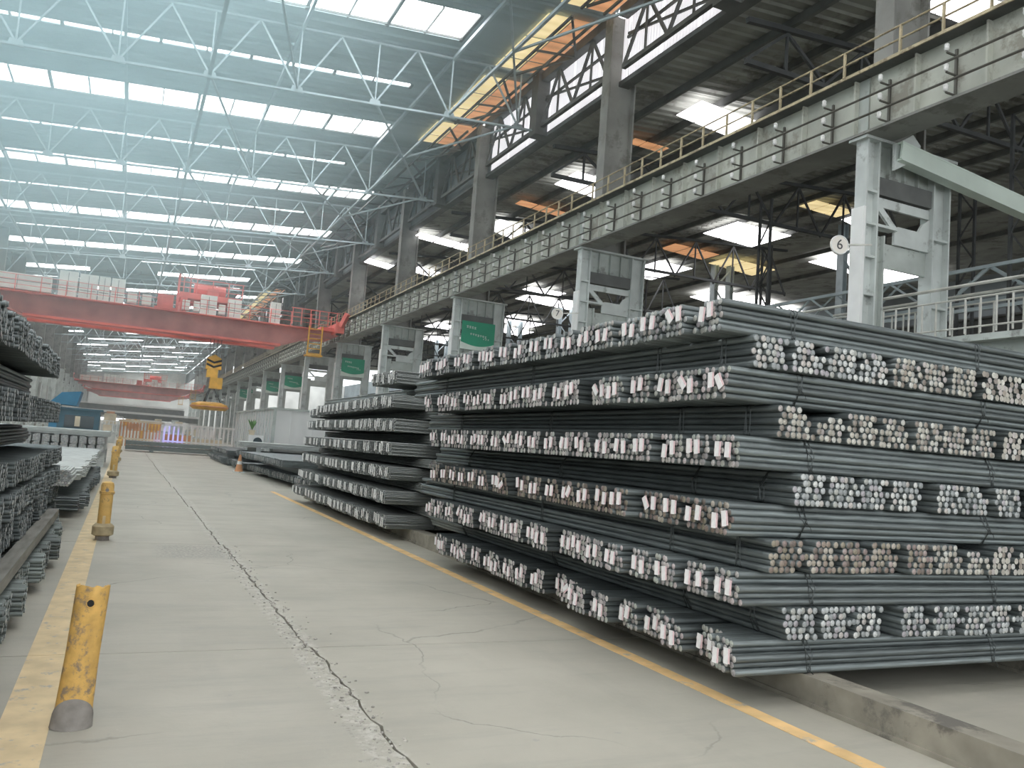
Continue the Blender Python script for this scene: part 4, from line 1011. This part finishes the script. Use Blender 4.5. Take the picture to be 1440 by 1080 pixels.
m.build('foliage', 'leaf', p, kind='stuff')
m = MB(); m.box(-.1, .1, -.1, .1, -1.55, -.01); m.build('stand', 'steel_paint', p)
# traffic cone
k = empty('traffic_cone', (4.35, 35.4, 0), label='small orange traffic cone at the edge of the bar pile', cat='cone')
m = MB(); m.tube([(0, 0, .03), (0, 0, .3), (0, 0, .5), (0, 0, .72)], [.17, .11, .075, .04], 14); put('body', smooth(m.mesh('body', 'pallet_orange')), k)
m = MB(); m.box(-.22, .22, -.22, .22, 0, .04); m.build('base', 'steel_pale', k)
m = MB(); m.tube([(0, 0, .33), (0, 0, .46)], [.108, .086], 14); m.build('reflective_band', 'white', k)
# mill equipment beyond the fence
rr = random.Random(12)
kinds = ['beige', 'steel_pale', 'pallet_orange', 'cabin_white', 'beige', 'steel_paint', 'crane_yellow', 'cabinet']
WH = ['first', 'second', 'third', 'fourth', 'fifth', 'sixth', 'seventh', 'eighth', 'ninth', 'tenth', 'eleventh', 'twelfth', 'thirteenth', 'fourteenth', 'fifteenth', 'sixteenth', 'seventeenth', 'eighteenth', 'nineteenth', 'twentieth', 'twenty-first', 'twenty-second', 'twenty-third', 'twenty-fourth', 'twenty-fifth', 'twenty-sixth']
for i in range(26):
    y = 70+5*i; x = rr.uniform(-2.5, 6) if i % 2 else rr.uniform(2, 10.5); w_ = rr.uniform(1.2, 2.6); h_ = rr.uniform(.8, 1.5)+.016*(y-70); mn = kinds[i % 8]
    e = empty('mill_machine', (x, y, 0), label='hazy %s mill machine bench, %s beyond the fence' % ({'beige': 'beige', 'steel_pale': 'pale grey', 'pallet_orange': 'orange-brown', 'cabin_white': 'white', 'steel_paint': 'grey', 'crane_yellow': 'yellow', 'cabinet': 'cream'}[mn], WH[i]), cat='machine', group='mill machines beyond the fence')
    m = MB(); m.box(-w_/2, w_/2, 0, 1.6, 0, h_*.7); m.build('bed', mn, e)
    m = MB(); m.box(-w_/3, w_/5, .2, 1.2, h_*.7, h_*1.3); m.build('housing', kinds[(i+3) % 8], e)
    m = MB()
    for q in range(6): m.tube([(-w_/2+w_*q/5, -.1, h_*.7+.1), (-w_/2+w_*q/5, 1.7, h_*.7+.1)], .1, 8)
    m.build('roller_set', 'steel_pale', e)
    m = MB()
    for q in range(5): m.bar((-w_/2+w_*q/4, 1.7, h_*.7), (-w_/2+w_*q/4, 1.7, h_*.7+1), .06)
    m.bar((-w_/2, 1.7, h_*.7+1), (w_/2, 1.7, h_*.7+1), .06); m.build('guard_rail', 'white', e)
for i, (y, z, h_) in enumerate(((150, 2.6, .8), (190, 4.2, 1.2))):
    e = empty('gantry_bridge', (-1, y, 0), label='pale horizontal gantry bridge in the haze, %s one beyond the fence' % ('nearer' if i == 0 else 'farther'), cat='gantry', group='gantries in the haze')
    m = MB(); m.box(-9, 12, 0, 1.5, z, z+h_); m.build('deck', 'steel_dark', e)
    m = MB(); m.box(-9, 12, -.1, 1.6, z+h_, z+h_+.35); m.build('roof', 'cabin_white', e)
    for x in (-8, -2, 4, 10): m = MB(); m.box(x, x+.4, .4, .9, 0, z); m.build('leg', 'steel_paint', e)

# blue warning spot on the fence
bl = bpy.data.lights.new('blue_spot', 'SPOT'); bl.energy = 9000; bl.color = (.25, .22, 1); bl.spot_size = R(7); bl.shadow_soft_size = .1
bo = bpy.data.objects.new('blue_spot', bl); COL.objects.link(bo); bo.location = (3.2, 50, 7.5)
dirv = Vector((2.95, 65.9, .7))-Vector(bo.location); bo.rotation_euler = dirv.to_track_quat('-Z', 'Y').to_euler()

# ------------------------------------------------------------------ haze in the rolling bay, plus an added lens-glare volume
def haze_box(nm, label, x0, x1, y0, y1, z0, z1, dens, col_, grad=None):
    h = MB(); h.box(x0, x1, y0, y1, z0, z1)
    hm = bpy.data.materials.new(nm); hm.use_nodes = True; nt = hm.node_tree; nt.nodes.clear(); N = nt.nodes; L = nt.links
    o = N.new('ShaderNodeOutputMaterial'); v = N.new('ShaderNodeVolumeScatter')
    v.inputs['Color'].default_value = (*col_, 1); v.inputs['Density'].default_value = dens; v.inputs['Anisotropy'].default_value = 0.2
    if grad:                                    # glare stand-in: thins out to the right, downwards and away
        ge = N.new('ShaderNodeNewGeometry'); sx = N.new('ShaderNodeSeparateXYZ'); L.new(ge.outputs['Position'], sx.inputs[0]); acc = None
        for ax, e0, e1 in grad:
            mr = N.new('ShaderNodeMapRange'); mr.interpolation_type = 'SMOOTHSTEP'; mr.inputs[1].default_value = e0; mr.inputs[2].default_value = e1; L.new(sx.outputs[ax], mr.inputs[0])
            if acc is None: acc = mr.outputs[0]
            else:
                mu = N.new('ShaderNodeMath'); mu.operation = 'MULTIPLY'; L.new(acc, mu.inputs[0]); L.new(mr.outputs[0], mu.inputs[1]); acc = mu.outputs[0]
        mu = N.new('ShaderNodeMath'); mu.operation = 'MULTIPLY'; L.new(acc, mu.inputs[0]); mu.inputs[1].default_value = dens; L.new(mu.outputs[0], v.inputs['Density'])
    ab = N.new('ShaderNodeVolumeAbsorption'); ab.inputs['Color'].default_value = (*col_, 1); ab.inputs['Density'].default_value = dens
    if v.inputs['Density'].links: L.new(v.inputs['Density'].links[0].from_socket, ab.inputs['Density'])
    ad = N.new('ShaderNodeAddShader'); L.new(v.outputs[0], ad.inputs[0]); L.new(ab.outputs[0], ad.inputs[1])
    L.new(ad.outputs[0], o.inputs['Volume']); MATS[nm] = hm
    props(h.build(nm, nm), label, 'haze', kind='stuff')
if HAZE: haze_box('haze', 'thin bluish dust haze filling the rolling bay', -10.6, 13.0, 14, 261, .5, 18.2, HAZE, (.88, .97, 1))
if VEIL: haze_box('glare_veil', 'added pale blue volume standing in for lens glare under the skylights', -10.5, 12.0, 14.5, 75, 5.0, 17.0, VEIL, (.72, .95, 1), [('X', 10.5, -5), ('Z', 5.5, 12), ('Y', 66, 26)])  # no dust: added volume imitating veiling lens glare
